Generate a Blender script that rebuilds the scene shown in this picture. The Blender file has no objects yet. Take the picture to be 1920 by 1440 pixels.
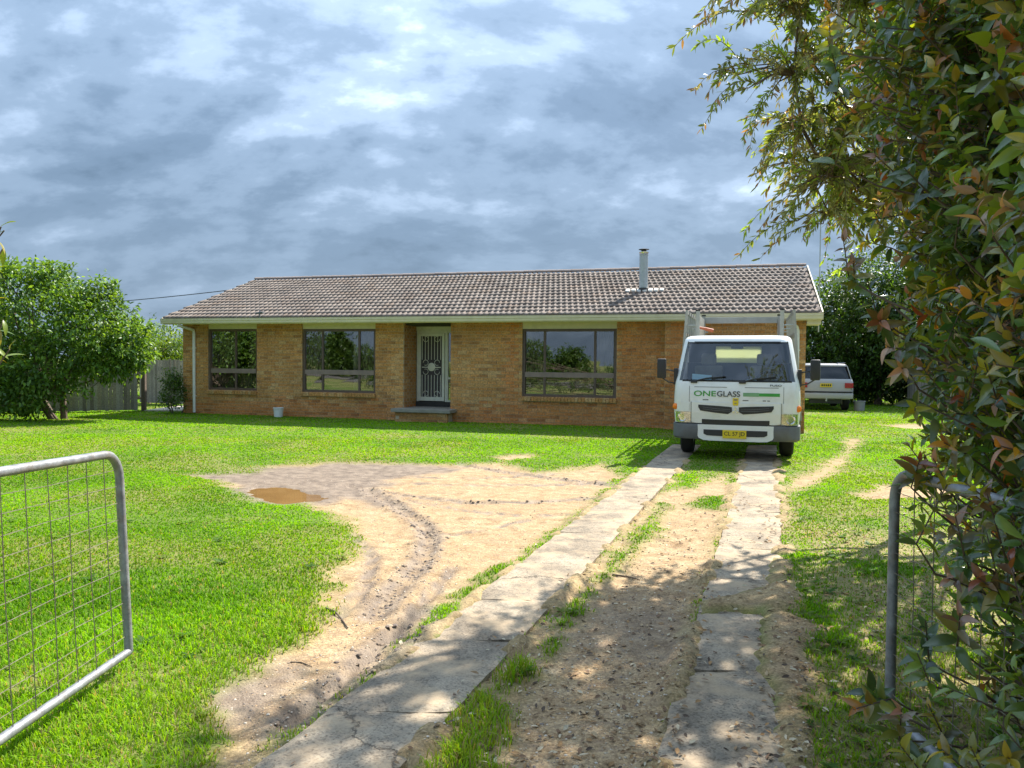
import bpy, bmesh, math, random
import numpy as np
from mathutils import Vector, Matrix
random.seed(7)
rng = np.random.default_rng(7)
SC = bpy.context.scene
COL = SC.collection
RAD = math.radians

# ------------------------------------------------------------------ camera, sky, sun, exposure
F_PX, CAM_H = 1442.0, 1.6
PITCH, ROLL = RAD(1.67), RAD(0.5)
cam_data = bpy.data.cameras.new('camera')
cam = bpy.data.objects.new('camera', cam_data)
COL.objects.link(cam)
CAM_M = Matrix.Rotation(math.pi / 2 - PITCH, 4, 'X') @ Matrix.Rotation(ROLL, 4, 'Z')
cam.matrix_world = Matrix.Translation((0, 0, CAM_H)) @ CAM_M
cam_data.sensor_width = 36.0
cam_data.lens = 36.0 * F_PX / 1920.0
cam_data.clip_start = 0.05
cam_data.clip_end = 3000.0
SC.camera = cam

SUN_EL, SUN_AZ = RAD(47.5), RAD(41.0)          # azimuth clockwise from the camera's forward (+Y)
EXPOSURE = 1.15
SC.view_settings.view_transform = 'Standard'
SC.view_settings.look = 'None'
SC.view_settings.gamma = 1.0
SC.view_settings.use_curve_mapping = False
SC.view_settings.exposure = EXPOSURE

world = bpy.data.worlds.new('World')
SC.world = world
world.use_nodes = True


def nd(nt, kind, ins=None, **props):
    n = nt.nodes.new(kind)
    for k, v in props.items():
        setattr(n, k, v)
    for k, v in (ins or {}).items():
        s = n.inputs[k]
        if hasattr(v, 'is_output'):
            nt.links.new(v, s)
        else:
            s.default_value = v
    return n


def mth(nt, op, a, b=0.0, c=0.0, clamp=False):
    n = nt.nodes.new('ShaderNodeMath')
    n.operation = op
    n.use_clamp = clamp
    for i, v in enumerate((a, b, c)):
        if hasattr(v, 'is_output'):
            nt.links.new(v, n.inputs[i])
        else:
            n.inputs[i].default_value = v
    return n.outputs[0]


def ramp(nt, fac, stops, interp='LINEAR'):
    n = nt.nodes.new('ShaderNodeValToRGB')
    n.color_ramp.interpolation = interp
    cr = n.color_ramp
    while len(cr.elements) < len(stops):
        cr.elements.new(0.5)
    for e, (p, c) in zip(cr.elements, stops):
        e.position = p
        e.color = (c[0], c[1], c[2], 1.0) if len(c) == 3 else c
    nt.links.new(fac, n.inputs[0])
    return n.outputs[0]


def mix(nt, fac, a, b, blend='MIX'):
    n = nt.nodes.new('ShaderNodeMix')
    n.data_type = 'RGBA'
    n.blend_type = blend
    for s, v in ((n.inputs[0], fac), (n.inputs[6], a), (n.inputs[7], b)):
        if hasattr(v, 'is_output'):
            nt.links.new(v, s)
        elif isinstance(v, (int, float)):
            s.default_value = v
        else:
            s.default_value = (v[0], v[1], v[2], 1.0)
    return n.outputs[2]


def noise(nt, vec, scale, detail=4.0, rough=0.55, dist=0.0):
    n = nd(nt, 'ShaderNodeTexNoise', {'Scale': scale, 'Detail': detail, 'Roughness': rough, 'Distortion': dist})
    if vec is not None:
        nt.links.new(vec, n.inputs['Vector'])
    return n.outputs['Fac']


def build_world():
    nt = world.node_tree
    nt.nodes.clear()
    tc = nd(nt, 'ShaderNodeTexCoord')
    sep = nd(nt, 'ShaderNodeSeparateXYZ', {0: tc.outputs['Generated']})
    z = mth(nt, 'MAXIMUM', sep.outputs[2], 0.0)
    den = mth(nt, 'ADD', z, 0.50)
    u = mth(nt, 'DIVIDE', sep.outputs[0], den)
    v = mth(nt, 'DIVIDE', sep.outputs[1], den)

    def density(du, dv):
        p = nd(nt, 'ShaderNodeCombineXYZ', {0: mth(nt, 'ADD', u, du), 1: mth(nt, 'ADD', v, dv), 2: SKY_SEED}).outputs[0]
        p2 = nd(nt, 'ShaderNodeMapping', {0: p, 'Scale': (0.85, 1.25, 1.0), 'Rotation': (0, 0, RAD(-14))}).outputs[0]
        big = noise(nt, p2, 1.15, 2.0, 0.5, 0.2)
        med = noise(nt, p2, 3.0, 14.0, 0.585, 0.1)
        return mth(nt, 'ADD', mth(nt, 'MULTIPLY', big, 0.45), mth(nt, 'MULTIPLY', med, 0.55))
    d0 = density(0.0, 0.0)
    d1 = density(0.03, 0.045)
    relief = mth(nt, 'MULTIPLY', mth(nt, 'SUBTRACT', d0, d1), 1.25)
    e = mth(nt, 'ADD', d0, relief)
    cloud = ramp(nt, e, SKY_STOPS, 'EASE')
    sky = nd(nt, 'ShaderNodeTexSky', sky_type='NISHITA')
    sky.sun_disc = False
    sky.sun_elevation = SUN_EL
    sky.sun_rotation = SUN_AZ
    skyc = nd(nt, 'ShaderNodeVectorMath', {0: sky.outputs[0], 'Scale': 0.1}, operation='SCALE').outputs[0]
    col = mix(nt, 0.10, cloud, skyc)
    hz = mth(nt, 'SUBTRACT', 1.0, mth(nt, 'MULTIPLY', z, 5.0), clamp=True)
    col = mix(nt, mth(nt, 'MULTIPLY', hz, 0.5), col, (0.24, 0.335, 0.47))
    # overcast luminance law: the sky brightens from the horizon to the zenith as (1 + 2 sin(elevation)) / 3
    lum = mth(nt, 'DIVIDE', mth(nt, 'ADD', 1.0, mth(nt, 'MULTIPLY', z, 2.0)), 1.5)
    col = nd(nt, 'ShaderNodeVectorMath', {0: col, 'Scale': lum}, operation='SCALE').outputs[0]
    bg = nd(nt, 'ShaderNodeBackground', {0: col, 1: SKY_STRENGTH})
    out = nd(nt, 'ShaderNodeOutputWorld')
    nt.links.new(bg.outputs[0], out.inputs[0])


SKY_SEED = 58.0
SKY_STRENGTH = 0.92
SKY_STOPS = [(0.22, (0.075, 0.12, 0.18)), (0.36, (0.115, 0.172, 0.25)), (0.48, (0.175, 0.245, 0.34)), (0.59, (0.275, 0.36, 0.48)),
             (0.70, (0.47, 0.58, 0.74)), (0.82, (1.0, 1.08, 1.13))]
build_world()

sun_data = bpy.data.lights.new('sun', 'SUN')
sun_data.energy = 5.0
sun_data.angle = RAD(0.53)
sun_data.color = (1.0, 0.95, 0.86)
sun = bpy.data.objects.new('sun', sun_data)
COL.objects.link(sun)
SUN_DIR = Vector((math.sin(SUN_AZ) * math.cos(SUN_EL), math.cos(SUN_AZ) * math.cos(SUN_EL), math.sin(SUN_EL)))
sun.rotation_euler = SUN_DIR.to_track_quat('Z', 'Y').to_euler()
sun.location = SUN_DIR * 60


# ------------------------------------------------------------------ photo pixel -> direction helpers
def ray(px, py):
    return (CAM_M.to_3x3() @ Vector(((px - 960) / F_PX, -(py - 720) / F_PX, -1.0)))


def gnd(px, py, z=0.0):
    d = ray(px, py)
    t = (z - CAM_H) / d.z
    return Vector((0, 0, CAM_H)) + d * t


def at_depth(px, py, Y):
    d = ray(px, py)
    return Vector((0, 0, CAM_H)) + d * (Y / d.y)


def to_px(p):
    q = CAM_M.to_3x3().transposed() @ (Vector(p) - Vector((0, 0, CAM_H)))
    return 960 + F_PX * q.x / -q.z, 720 - F_PX * q.y / -q.z


# ------------------------------------------------------------------ numpy noise
def vnoise(x, y, seed=0):
    xi = np.floor(x).astype(np.int64)
    yi = np.floor(y).astype(np.int64)
    fx = x - xi
    fy = y - yi
    fx = fx * fx * (3 - 2 * fx)
    fy = fy * fy * (3 - 2 * fy)

    def h(a, b):
        n = (a * 374761393 + b * 668265263 + seed * 362437) & 0x7fffffff
        n = ((n ^ (n >> 13)) * 1274126177) & 0x7fffffff
        n = n ^ (n >> 16)
        return (n & 0xffff) / 65535.0
    a = h(xi, yi) * (1 - fx) + h(xi + 1, yi) * fx
    b = h(xi, yi + 1) * (1 - fx) + h(xi + 1, yi + 1) * fx
    return a * (1 - fy) + b * fy


def fbm(x, y, scale, oct=4, seed=0):
    x = np.asarray(x, float) * scale
    y = np.asarray(y, float) * scale
    s = np.zeros_like(x)
    a, t = 1.0, 0.0
    for i in range(oct):
        s += a * vnoise(x, y, seed + i * 17)
        t += a
        x = x * 2.03 + 11.3
        y = y * 2.03 + 5.7
        a *= 0.5
    return s / t


def sd_poly(X, Y, poly):
    """signed distance (negative inside) to a polygon of (x, y)."""
    P = np.asarray(poly, float)
    d2 = np.full(X.shape, 1e9)
    ins = np.zeros(X.shape, bool)
    n = len(P)
    for i in range(n):
        a, b = P[i], P[(i + 1) % n]
        e = b - a
        wx, wy = X - a[0], Y - a[1]
        t = np.clip((wx * e[0] + wy * e[1]) / max(e @ e, 1e-9), 0, 1)
        d2 = np.minimum(d2, (wx - e[0] * t) ** 2 + (wy - e[1] * t) ** 2)
        c = (a[1] > Y) != (b[1] > Y)
        if abs(b[1] - a[1]) > 1e-9:
            ins ^= c & (X < (b[0] - a[0]) * (Y - a[1]) / (b[1] - a[1]) + a[0])
    d = np.sqrt(d2)
    return np.where(ins, -d, d)


def d_line(X, Y, pts):
    d2 = np.full(X.shape, 1e9)
    P = np.asarray(pts, float)
    for a, b in zip(P[:-1], P[1:]):
        e = b - a
        wx, wy = X - a[0], Y - a[1]
        t = np.clip((wx * e[0] + wy * e[1]) / max(e @ e, 1e-9), 0, 1)
        d2 = np.minimum(d2, (wx - e[0] * t) ** 2 + (wy - e[1] * t) ** 2)
    return np.sqrt(d2)


def G2(pts):
    return [tuple(gnd(x, y)[:2]) for x, y in pts]


def sstep(a, b, x):
    t = np.clip((x - a) / (b - a), 0, 1)
    return t * t * (3 - 2 * t)


# ------------------------------------------------------------------ materials
MATS = {}


def new_mat(name):
    m = bpy.data.materials.new(name)
    m.use_nodes = True
    nt = m.node_tree
    nt.nodes.clear()
    out = nd(nt, 'ShaderNodeOutputMaterial')
    MATS[name] = m
    return m, nt, out


def objco(nt):
    return nd(nt, 'ShaderNodeTexCoord').outputs['Object']


def bump(nt, h, strength=0.3, dist=0.01):
    return nd(nt, 'ShaderNodeBump', {'Height': h, 'Strength': strength, 'Distance': dist}).outputs[0]


def plain(name, col, rough=0.5, metal=0.0, var=0.12, scale=8.0, bumps=0.0, spec=0.5, dirt=None, coat=0.0):
    """painted / plain surface with a little blotchy wear"""
    m, nt, out = new_mat(name)
    co = objco(nt)
    n1 = noise(nt, co, scale, 5.0, 0.6)
    lo = tuple(c * (1 - var) for c in col)
    hi = tuple(min(1, c * (1 + var)) for c in col)
    c = ramp(nt, n1, [(0.3, lo), (0.7, hi)])
    if dirt:
        n2 = noise(nt, co, dirt[1], 7.0, 0.65)
        c = mix(nt, ramp(nt, n2, [(0.5, (0, 0, 0)), (0.72, (dirt[2],) * 3)]), c, dirt[0])
    b = nd(nt, 'ShaderNodeBsdfPrincipled', {'Base Color': c, 'Metallic': metal, 'Specular IOR Level': spec, 'Coat Weight': coat})
    nt.links.new(mth(nt, 'ADD', mth(nt, 'MULTIPLY', n1, 0.2), rough - 0.1, clamp=True), b.inputs['Roughness'])
    if bumps:
        nt.links.new(bump(nt, noise(nt, co, scale * 6, 4.0), bumps, 0.004), b.inputs['Normal'])
    nt.links.new(b.outputs[0], out.inputs[0])
    return m


def attr_mat(name, rough=0.7, spec=0.3, speck=0.25, scale=60.0, bumps=0.3, bdist=0.003):
    """colour from the mesh attribute 'col' with fine speckle"""
    m, nt, out = new_mat(name)
    a = nd(nt, 'ShaderNodeAttribute', attribute_name='col').outputs['Color']
    co = nd(nt, 'ShaderNodeNewGeometry').outputs['Position']
    n1 = noise(nt, co, scale, 4.0, 0.65)
    c = mix(nt, 1.0, a, ramp(nt, n1, [(0.3, (1 - speck,) * 3), (0.7, (1 + speck,) * 3)]), 'MULTIPLY')
    n2 = noise(nt, co, 1.1, 6.0, 0.65)
    c = mix(nt, 1.0, c, ramp(nt, n2, [(0.3, (0.78, 0.79, 0.80)), (0.7, (1.14, 1.13, 1.12))]), 'MULTIPLY')
    b = nd(nt, 'ShaderNodeBsdfPrincipled', {'Base Color': c, 'Roughness': rough, 'Specular IOR Level': spec})
    nt.links.new(bump(nt, n1, bumps, bdist), b.inputs['Normal'])
    nt.links.new(b.outputs[0], out.inputs[0])
    return m


def leaf_mat(name, trans=0.35, gloss=0.35, rough=0.35, tboost=(1.5, 1.5, 0.6), base=None):
    m, nt, out = new_mat(name)
    if base is None:
        c = nd(nt, 'ShaderNodeAttribute', attribute_name='col').outputs['Color']
    else:
        c = nd(nt, 'ShaderNodeRGB').outputs[0]
        c.default_value = (*base, 1)
    p = nd(nt, 'ShaderNodeBsdfPrincipled', {'Base Color': c, 'Roughness': rough, 'Specular IOR Level': gloss})
    tc = mix(nt, 1.0, c, tboost, 'MULTIPLY')
    t = nd(nt, 'ShaderNodeBsdfTranslucent', {'Color': tc})
    mx = nd(nt, 'ShaderNodeMixShader', {0: trans, 1: p.outputs[0], 2: t.outputs[0]})
    nt.links.new(mx.outputs[0], out.inputs[0])
    return m


def glass_mat(name, refl=0.22, tint=(0.75, 0.8, 0.8)):
    m, nt, out = new_mat(name)
    tr = nd(nt, 'ShaderNodeBsdfTransparent', {0: (*tint, 1)})
    gl = nd(nt, 'ShaderNodeBsdfGlossy', {'Color': (0.95, 0.97, 1, 1), 'Roughness': 0.01})
    nz = noise(nt, objco(nt), 1.2, 2.0)
    nt.links.new(bump(nt, nz, 0.05, 0.02), gl.inputs['Normal'])
    fr = nd(nt, 'ShaderNodeFresnel', {'IOR': 1.5}).outputs[0]
    f = mth(nt, 'ADD', mth(nt, 'MULTIPLY', fr, 0.8), refl, clamp=True)
    mx = nd(nt, 'ShaderNodeMixShader', {0: f, 1: tr.outputs[0], 2: gl.outputs[0]})
    nt.links.new(mx.outputs[0], out.inputs[0])
    return m


attr_mat('brick', 0.85, 0.2, 0.42, 26.0, 0.5)
attr_mat('roof_tile', 0.9, 0.12, 0.2, 30.0, 0.3)
attr_mat('paling', 0.9, 0.1, 0.3, 30.0, 0.5)
attr_mat('litter', 0.8, 0.2, 0.2, 90.0, 0.1)
plain('mortar', (0.46, 0.37, 0.25), 0.9, var=0.2, scale=12, bumps=0.5)
plain('cream_paint', (0.70, 0.63, 0.44), 0.45, var=0.05, dirt=((0.35, 0.32, 0.22), 3.0, 0.3))
plain('white_paint', (0.78, 0.77, 0.70), 0.4, var=0.05, dirt=((0.45, 0.42, 0.33), 6.0, 0.3))
plain('brown_frame', (0.12, 0.078, 0.062), 0.45, var=0.2, scale=5)
plain('brown_rail', (0.26, 0.185, 0.155), 0.5, var=0.2, scale=4)
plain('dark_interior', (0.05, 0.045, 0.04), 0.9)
plain('curtain_dark', (0.24, 0.205, 0.185), 0.9, var=0.3, scale=3)
plain('curtain_pale', (0.42, 0.42, 0.40), 0.9, var=0.15, scale=3)
plain('blind', (0.40, 0.32, 0.26), 0.7, var=0.1)
plain('screen_door', (0.72, 0.70, 0.58), 0.45, var=0.06, dirt=((0.4, 0.36, 0.26), 5.0, 0.3))
plain('door_mesh', (0.07, 0.06, 0.06), 0.8, var=0.15)
plain('step_concrete', (0.30, 0.27, 0.22), 0.9, var=0.2, bumps=0.5, dirt=((0.12, 0.11, 0.09), 4.0, 0.6))
plain('galvanised', (0.42, 0.46, 0.46), 0.45, metal=0.35, var=0.15, scale=10, dirt=((0.25, 0.25, 0.24), 5, 0.5))
plain('gate_steel', (0.27, 0.28, 0.29), 0.5, metal=0.45, var=0.35, scale=18, bumps=0.3, dirt=((0.20, 0.15, 0.11), 11, 0.75))
plain('gate_wire', (0.20, 0.17, 0.13), 0.6, metal=0.3, var=0.3, scale=30)
plain('black_rubber', (0.018, 0.018, 0.018), 0.8, var=0.2)
plain('black_plastic', (0.025, 0.027, 0.03), 0.5, var=0.15)
plain('grey_plastic', (0.125, 0.13, 0.14), 0.55, var=0.15)
plain('truck_white', (0.74, 0.76, 0.74), 0.32, var=0.03, scale=3, dirt=((0.50, 0.47, 0.40), 2.5, 0.35), coat=0.4)
plain('seam_dark', (0.10, 0.10, 0.10), 0.6)
plain('aluminium', (0.38, 0.38, 0.345), 0.42, metal=0.5, var=0.12, scale=6)
plain('timber_rack', (0.26, 0.21, 0.15), 0.75, var=0.25, scale=9)
plain('plate_yellow', (0.72, 0.55, 0.02), 0.4, var=0.05)
plain('plate_black', (0.02, 0.02, 0.02), 0.5)
plain('green_paint', (0.05, 0.30, 0.05), 0.4)
plain('green_pale', (0.17, 0.34, 0.17), 0.4)
plain('letter_grey', (0.06, 0.07, 0.07), 0.4)
plain('chrome', (0.75, 0.76, 0.78), 0.15, metal=1.0, var=0.03)
plain('amber', (0.85, 0.22, 0.01), 0.25)
plain('red_lamp', (0.35, 0.012, 0.02), 0.2, var=0.15)
plain('lamp_inner', (0.62, 0.62, 0.58), 0.25, metal=0.5, var=0.3, scale=25)
plain('cream_vinyl', (0.66, 0.68, 0.48), 0.6, var=0.05)
plain('paper_blue', (0.50, 0.72, 0.85), 0.7, var=0.05)
plain('orange_strap', (0.40, 0.10, 0.04), 0.6)
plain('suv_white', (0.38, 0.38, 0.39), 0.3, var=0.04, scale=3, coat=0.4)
plain('tint_glass', (0.012, 0.014, 0.016), 0.06, var=0.0, spec=0.6)
plain('bucket_white', (0.74, 0.74, 0.70), 0.5, var=0.06, dirt=((0.4, 0.38, 0.3), 9, 0.5))
plain('tub_grey', (0.33, 0.33, 0.34), 0.6)
plain('bark', (0.13, 0.095, 0.07), 0.9, var=0.35, scale=14, bumps=0.6)
plain('twig', (0.12, 0.085, 0.055), 0.85, var=0.35, scale=20)
plain('cable', (0.02, 0.02, 0.022), 0.6)
plain('cement_patch', (0.70, 0.68, 0.62), 0.85, var=0.2, scale=10, bumps=0.4)
plain('lead_dark', (0.05, 0.05, 0.05), 0.7)
plain('path_concrete', (0.45, 0.40, 0.32), 0.9, var=0.15, bumps=0.4)
glass_mat('window_glass', 0.13, (0.84, 0.82, 0.78))
glass_mat('windscreen_glass', 0.06, (0.80, 0.86, 0.84))
glass_mat('lamp_glass', 0.08, (0.92, 0.93, 0.9))
leaf_mat('hedge_leaf', 0.34, 0.95, 0.27, (2.2, 1.9, 0.5))
leaf_mat('tree_leaf', 0.42, 0.35, 0.42, (1.9, 1.7, 0.5))
leaf_mat('rear_glass', 0.7, 0.3, 0.4, (1.0, 1.0, 1.0), (0.78, 0.80, 0.55))
leaf_mat('grass_blade', 0.48, 0.15, 0.55, (1.5, 1.35, 0.5))


# ------------------------------------------------------------------ mesh helpers
def tag(o, label=None, cat=None, group=None, kind=None):
    if label:
        o['label'] = label
    if cat:
        o['category'] = cat
    if group:
        o['group'] = group
    if kind:
        o['kind'] = kind
    return o


def empty(name, loc=(0, 0, 0), rz=0.0, label=None, cat=None, group=None):
    o = bpy.data.objects.new(name, None)
    COL.objects.link(o)
    o.location = loc
    o.rotation_euler = (0, 0, rz)
    o.empty_display_size = 0.2
    return tag(o, label, cat, group)


def link(name, me, mat, parent=None):
    o = bpy.data.objects.new(name, me)
    COL.objects.link(o)
    if mat and not me.materials:
        me.materials.append(MATS[mat])
    if parent is not None:
        o.parent = parent
    return o


def raw_mesh(name, V, T, col=None, smooth=False):
    """V (n,3), T (m,3 or 4) -> mesh, with an optional per-vertex colour attribute 'col'"""
    V = np.asarray(V, np.float32)
    T = np.asarray(T, np.int32)
    k = T.shape[1]
    me = bpy.data.meshes.new(name)
    me.vertices.add(len(V))
    me.vertices.foreach_set('co', V.ravel())
    me.loops.add(T.size)
    me.loops.foreach_set('vertex_index', T.ravel())
    me.polygons.add(len(T))
    me.polygons.foreach_set('loop_start', np.arange(0, T.size, k, dtype=np.int32))
    if smooth:
        me.polygons.foreach_set('use_smooth', np.ones(len(T), bool))
    if col is not None:
        col = np.asarray(col, np.float32)
        a = me.attributes.new('col', 'FLOAT_COLOR', 'POINT')
        c4 = np.ones((len(V), 4), np.float32)
        c4[:, :3] = col
        a.data.foreach_set('color', c4.ravel())
    me.update()
    me.validate()
    return me


def bulk(name, bv, bf, pos, M, col, mat, parent=None, smooth=False):
    """copies of one small mesh baked into one mesh. pos (n,3), M (n,3,3), col (n,3)"""
    bv = np.asarray(bv, np.float32)
    bf = np.asarray(bf, np.int32)
    n, k = len(pos), len(bv)
    V = np.einsum('nij,kj->nki', M, bv) + pos[:, None, :]
    T = bf[None] + (np.arange(n) * k)[:, None, None]
    C = np.repeat(col, k, axis=0)
    me = raw_mesh(name, V.reshape(-1, 3), T.reshape(-1, bf.shape[1]), C, smooth)
    return link(name, me, mat, parent)


class MB:
    def __init__(s):
        s.v, s.f, s.c = [], [], []
        s.col = (1, 1, 1)

    def add(s, vs, fs):
        b = len(s.v)
        s.v += [tuple(v) for v in vs]
        s.f += [tuple(i + b for i in f) for f in fs]
        s.c += [s.col] * len(vs)
        return s

    def box(s, x0, x1, y0, y1, z0, z1):
        vs = [(x, y, z) for z in (z0, z1) for y in (y0, y1) for x in (x0, x1)]
        return s.add(vs, [(0, 2, 3, 1), (4, 5, 7, 6), (0, 1, 5, 4), (2, 6, 7, 3), (0, 4, 6, 2), (1, 3, 7, 5)])

    def hexa(s, vs):          # 8 corners in the order of box()
        return s.add(vs, [(0, 2, 3, 1), (4, 5, 7, 6), (0, 1, 5, 4), (2, 6, 7, 3), (0, 4, 6, 2), (1, 3, 7, 5)])

    def prism(s, poly, y0, y1):   # poly of (x,z) counter-clockwise seen from -y, extruded along y
        n = len(poly)
        vs = [(x, y0, z) for x, z in poly] + [(x, y1, z) for x, z in poly]
        fs = [tuple(range(n)), tuple(range(2 * n - 1, n - 1, -1))]
        fs += [(i, i + n, (i + 1) % n + n, (i + 1) % n) for i in range(n)]
        return s.add(vs, fs)

    def profile_x(s, poly, x0, x1):   # poly of (y,z), extruded along x
        n = len(poly)
        vs = [(x0, y, z) for y, z in poly] + [(x1, y, z) for y, z in poly]
        fs = [tuple(range(n - 1, -1, -1)), tuple(range(n, 2 * n))]
        fs += [(i, (i + 1) % n, (i + 1) % n + n, i + n) for i in range(n)]
        return s.add(vs, fs)

    def tube(s, pts, r, n=8, caps=True):
        pts = [Vector(p) for p in pts]
        rs = r if isinstance(r, (list, tuple)) else [r] * len(pts)
        b = len(s.v)
        up = None
        for i, p in enumerate(pts):
            t = (pts[min(i + 1, len(pts) - 1)] - pts[max(i - 1, 0)]).normalized()
            if up is None:
                up = Vector((0, 0, 1)) if abs(t.z) < 0.9 else Vector((1, 0, 0))
            a = t.cross(up).normalized()
            bb = a.cross(t).normalized()
            up = bb
            for k in range(n):
                an = 2 * math.pi * k / n
                s.v.append(tuple(p + (a * math.cos(an) + bb * math.sin(an)) * rs[i]))
                s.c.append(s.col)
        for i in range(len(pts) - 1):
            for k in range(n):
                k2 = (k + 1) % n
                s.f.append((b + i * n + k, b + i * n + k2, b + (i + 1) * n + k2, b + (i + 1) * n + k))
        if caps:
            s.f.append(tuple(b + k for k in range(n - 1, -1, -1)))
            e = b + (len(pts) - 1) * n
            s.f.append(tuple(e + k for k in range(n)))
        return s

    def lathe(s, prof, c=(0, 0, 0), n=20, axis='z', caps=True):   # prof of (r, h)
        b = len(s.v)
        for r, h in prof:
            for k in range(n):
                an = 2 * math.pi * k / n
                x, y = r * math.cos(an), r * math.sin(an)
                p = {'z': (x, y, h), 'x': (h, x, y), 'y': (x, h, -y)}[axis]
                s.v.append((p[0] + c[0], p[1] + c[1], p[2] + c[2]))
                s.c.append(s.col)
        for i in range(len(prof) - 1):
            for k in range(n):
                k2 = (k + 1) % n
                s.f.append((b + i * n + k, b + i * n + k2, b + (i + 1) * n + k2, b + (i + 1) * n + k))
        if caps:
            s.f.append(tuple(b + k for k in range(n - 1, -1, -1)))
            e = b + (len(prof) - 1) * n
            s.f.append(tuple(e + k for k in range(n)))
        return s

    def build(s, name, mat, parent=None, smooth=False, bevel=0.0, attr=False):
        me = bpy.data.meshes.new(name)
        me.from_pydata(s.v, [], s.f)
        if attr:
            a = me.attributes.new('col', 'FLOAT_COLOR', 'POINT')
            a.data.foreach_set('color', np.array([(*c, 1) for c in s.c], np.float32).ravel())
        bm = bmesh.new()
        bm.from_mesh(me)
        bmesh.ops.recalc_face_normals(bm, faces=bm.faces)
        if bevel:
            bmesh.ops.bevel(bm, geom=[e for e in bm.edges if len(e.link_faces) == 2 and e.calc_face_angle(0) > 0.5],
                            offset=bevel, segments=2, affect='EDGES', profile=0.6)
        bm.to_mesh(me)
        bm.free()
        if smooth:
            for p in me.polygons:
                p.use_smooth = True
            try:
                me.set_sharp_from_angle(angle=RAD(38))
            except Exception:
                pass
        return link(name, me, mat, parent)


def rot_from_axis(D, U=None, roll=None):
    """(n,3) unit directions -> rotation matrices whose x axis is D; z is 'up' rolled"""
    n = len(D)
    D = D / np.linalg.norm(D, axis=1, keepdims=True)
    up = np.tile(np.array([0, 0, 1.0]), (n, 1)) if U is None else U
    Yv = np.cross(up, D)
    ln = np.linalg.norm(Yv, axis=1, keepdims=True)
    Yv = np.where(ln < 1e-3, np.array([[0, 1.0, 0]]), Yv / np.maximum(ln, 1e-6))
    Zv = np.cross(D, Yv)
    if roll is not None:
        c, s_ = np.cos(roll)[:, None], np.sin(roll)[:, None]
        Yv, Zv = Yv * c + Zv * s_, Zv * c - Yv * s_
    return np.stack([D, Yv, Zv], axis=2)

# ------------------------------------------------------------------ ground: masks shared by soil, height and grass
DIRT_MAIN = G2([(330, 888), (400, 887), (470, 884), (520, 873), (620, 867), (720, 866), (850, 870), (930, 866), (1010, 881),
                (1085, 876), (1130, 866), (1165, 893), (1130, 925), (1050, 985), (960, 1050), (870, 1120), (760, 1215), (640, 1312), (480, 1440),
                (430, 1520), (330, 1520), (372, 1440), (380, 1370), (425, 1305), (520, 1235), (600, 1160), (628, 1100), (605, 1072), (655, 1040),
                (668, 990), (640, 962), (560, 944), (490, 937), (432, 916), (398, 897)])
STRIP_L = (gnd(480, 1440), gnd(1215, 870))
STRIP_R = (gnd(1225, 1440), gnd(1392, 870))
W_STRIP = 0.56


def strip_x(strip, Y):
    a, b = strip
    return a.x + (b.x - a.x) * (Y - a.y) / (b.y - a.y)


_ys = np.linspace(1.0, 12.0, 12)
DIRT_MID = [(strip_x(STRIP_L, y) + W_STRIP - 0.05, y) for y in _ys] + [(strip_x(STRIP_R, y) + 0.05, y) for y in _ys[::-1]]
DIRT_RIGHT = [G2([(1462, 930), (1480, 905), (1540, 875), (1585, 845), (1595, 822), (1608, 822), (1600, 850), (1560, 890), (1500, 915), (1478, 935), (1480, 985), (1462, 1000)]),
              G2([(1600, 925), (1660, 912), (1740, 908), (1800, 915), (1800, 935), (1690, 935), (1620, 938)]),
              G2([(1650, 797), (1700, 794), (1790, 797), (1790, 806), (1700, 803)]),
              G2([(1455, 1050), (1490, 1060), (1470, 1100), (1475, 1150), (1520, 1180), (1535, 1250), (1530, 1330), (1530, 1400), (1540, 1520),
                  (1480, 1520), (1462, 1380), (1450, 1300), (1415, 1200), (1435, 1130)]),
              G2([(925, 855), (1000, 850), (1015, 855), (940, 862)])]
GRASS_IN = [G2([(800, 1440), (840, 1345), (900, 1300), (960, 1330), (985, 1380), (960, 1420), (930, 1520), (760, 1520)]),
            G2([(915, 1270), (950, 1235), (1010, 1230), (1020, 1265), (985, 1285), (940, 1292)]),
            G2([(1020, 1225), (1060, 1150), (1130, 1075), (1180, 1020), (1235, 940), (1250, 945), (1225, 1000), (1160, 1060), (1110, 1115), (1060, 1180), (1030, 1230)]),
            G2([(1250, 915), (1275, 880), (1310, 845), (1400, 838), (1396, 868), (1380, 905), (1362, 892), (1325, 895), (1290, 912)]),
            G2([(1298, 945), (1320, 928), (1370, 926), (1368, 955), (1320, 952)])]
GRASS_EDGE = [G2([(1215, 862), (1225, 868), (1045, 1005), (1030, 1000)]), G2([(900, 1085), (960, 1045), (965, 1052), (905, 1095)]),
              G2([(820, 1158), (890, 1098), (895, 1108), (830, 1165)])]
WET = [G2([(345, 884), (520, 876), (640, 867), (760, 868), (850, 876), (740, 893), (690, 915), (760, 945), (700, 945), (620, 925), (520, 908), (420, 905)]),
       G2([(430, 1310), (520, 1262), (480, 1310), (410, 1350)])]
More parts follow.
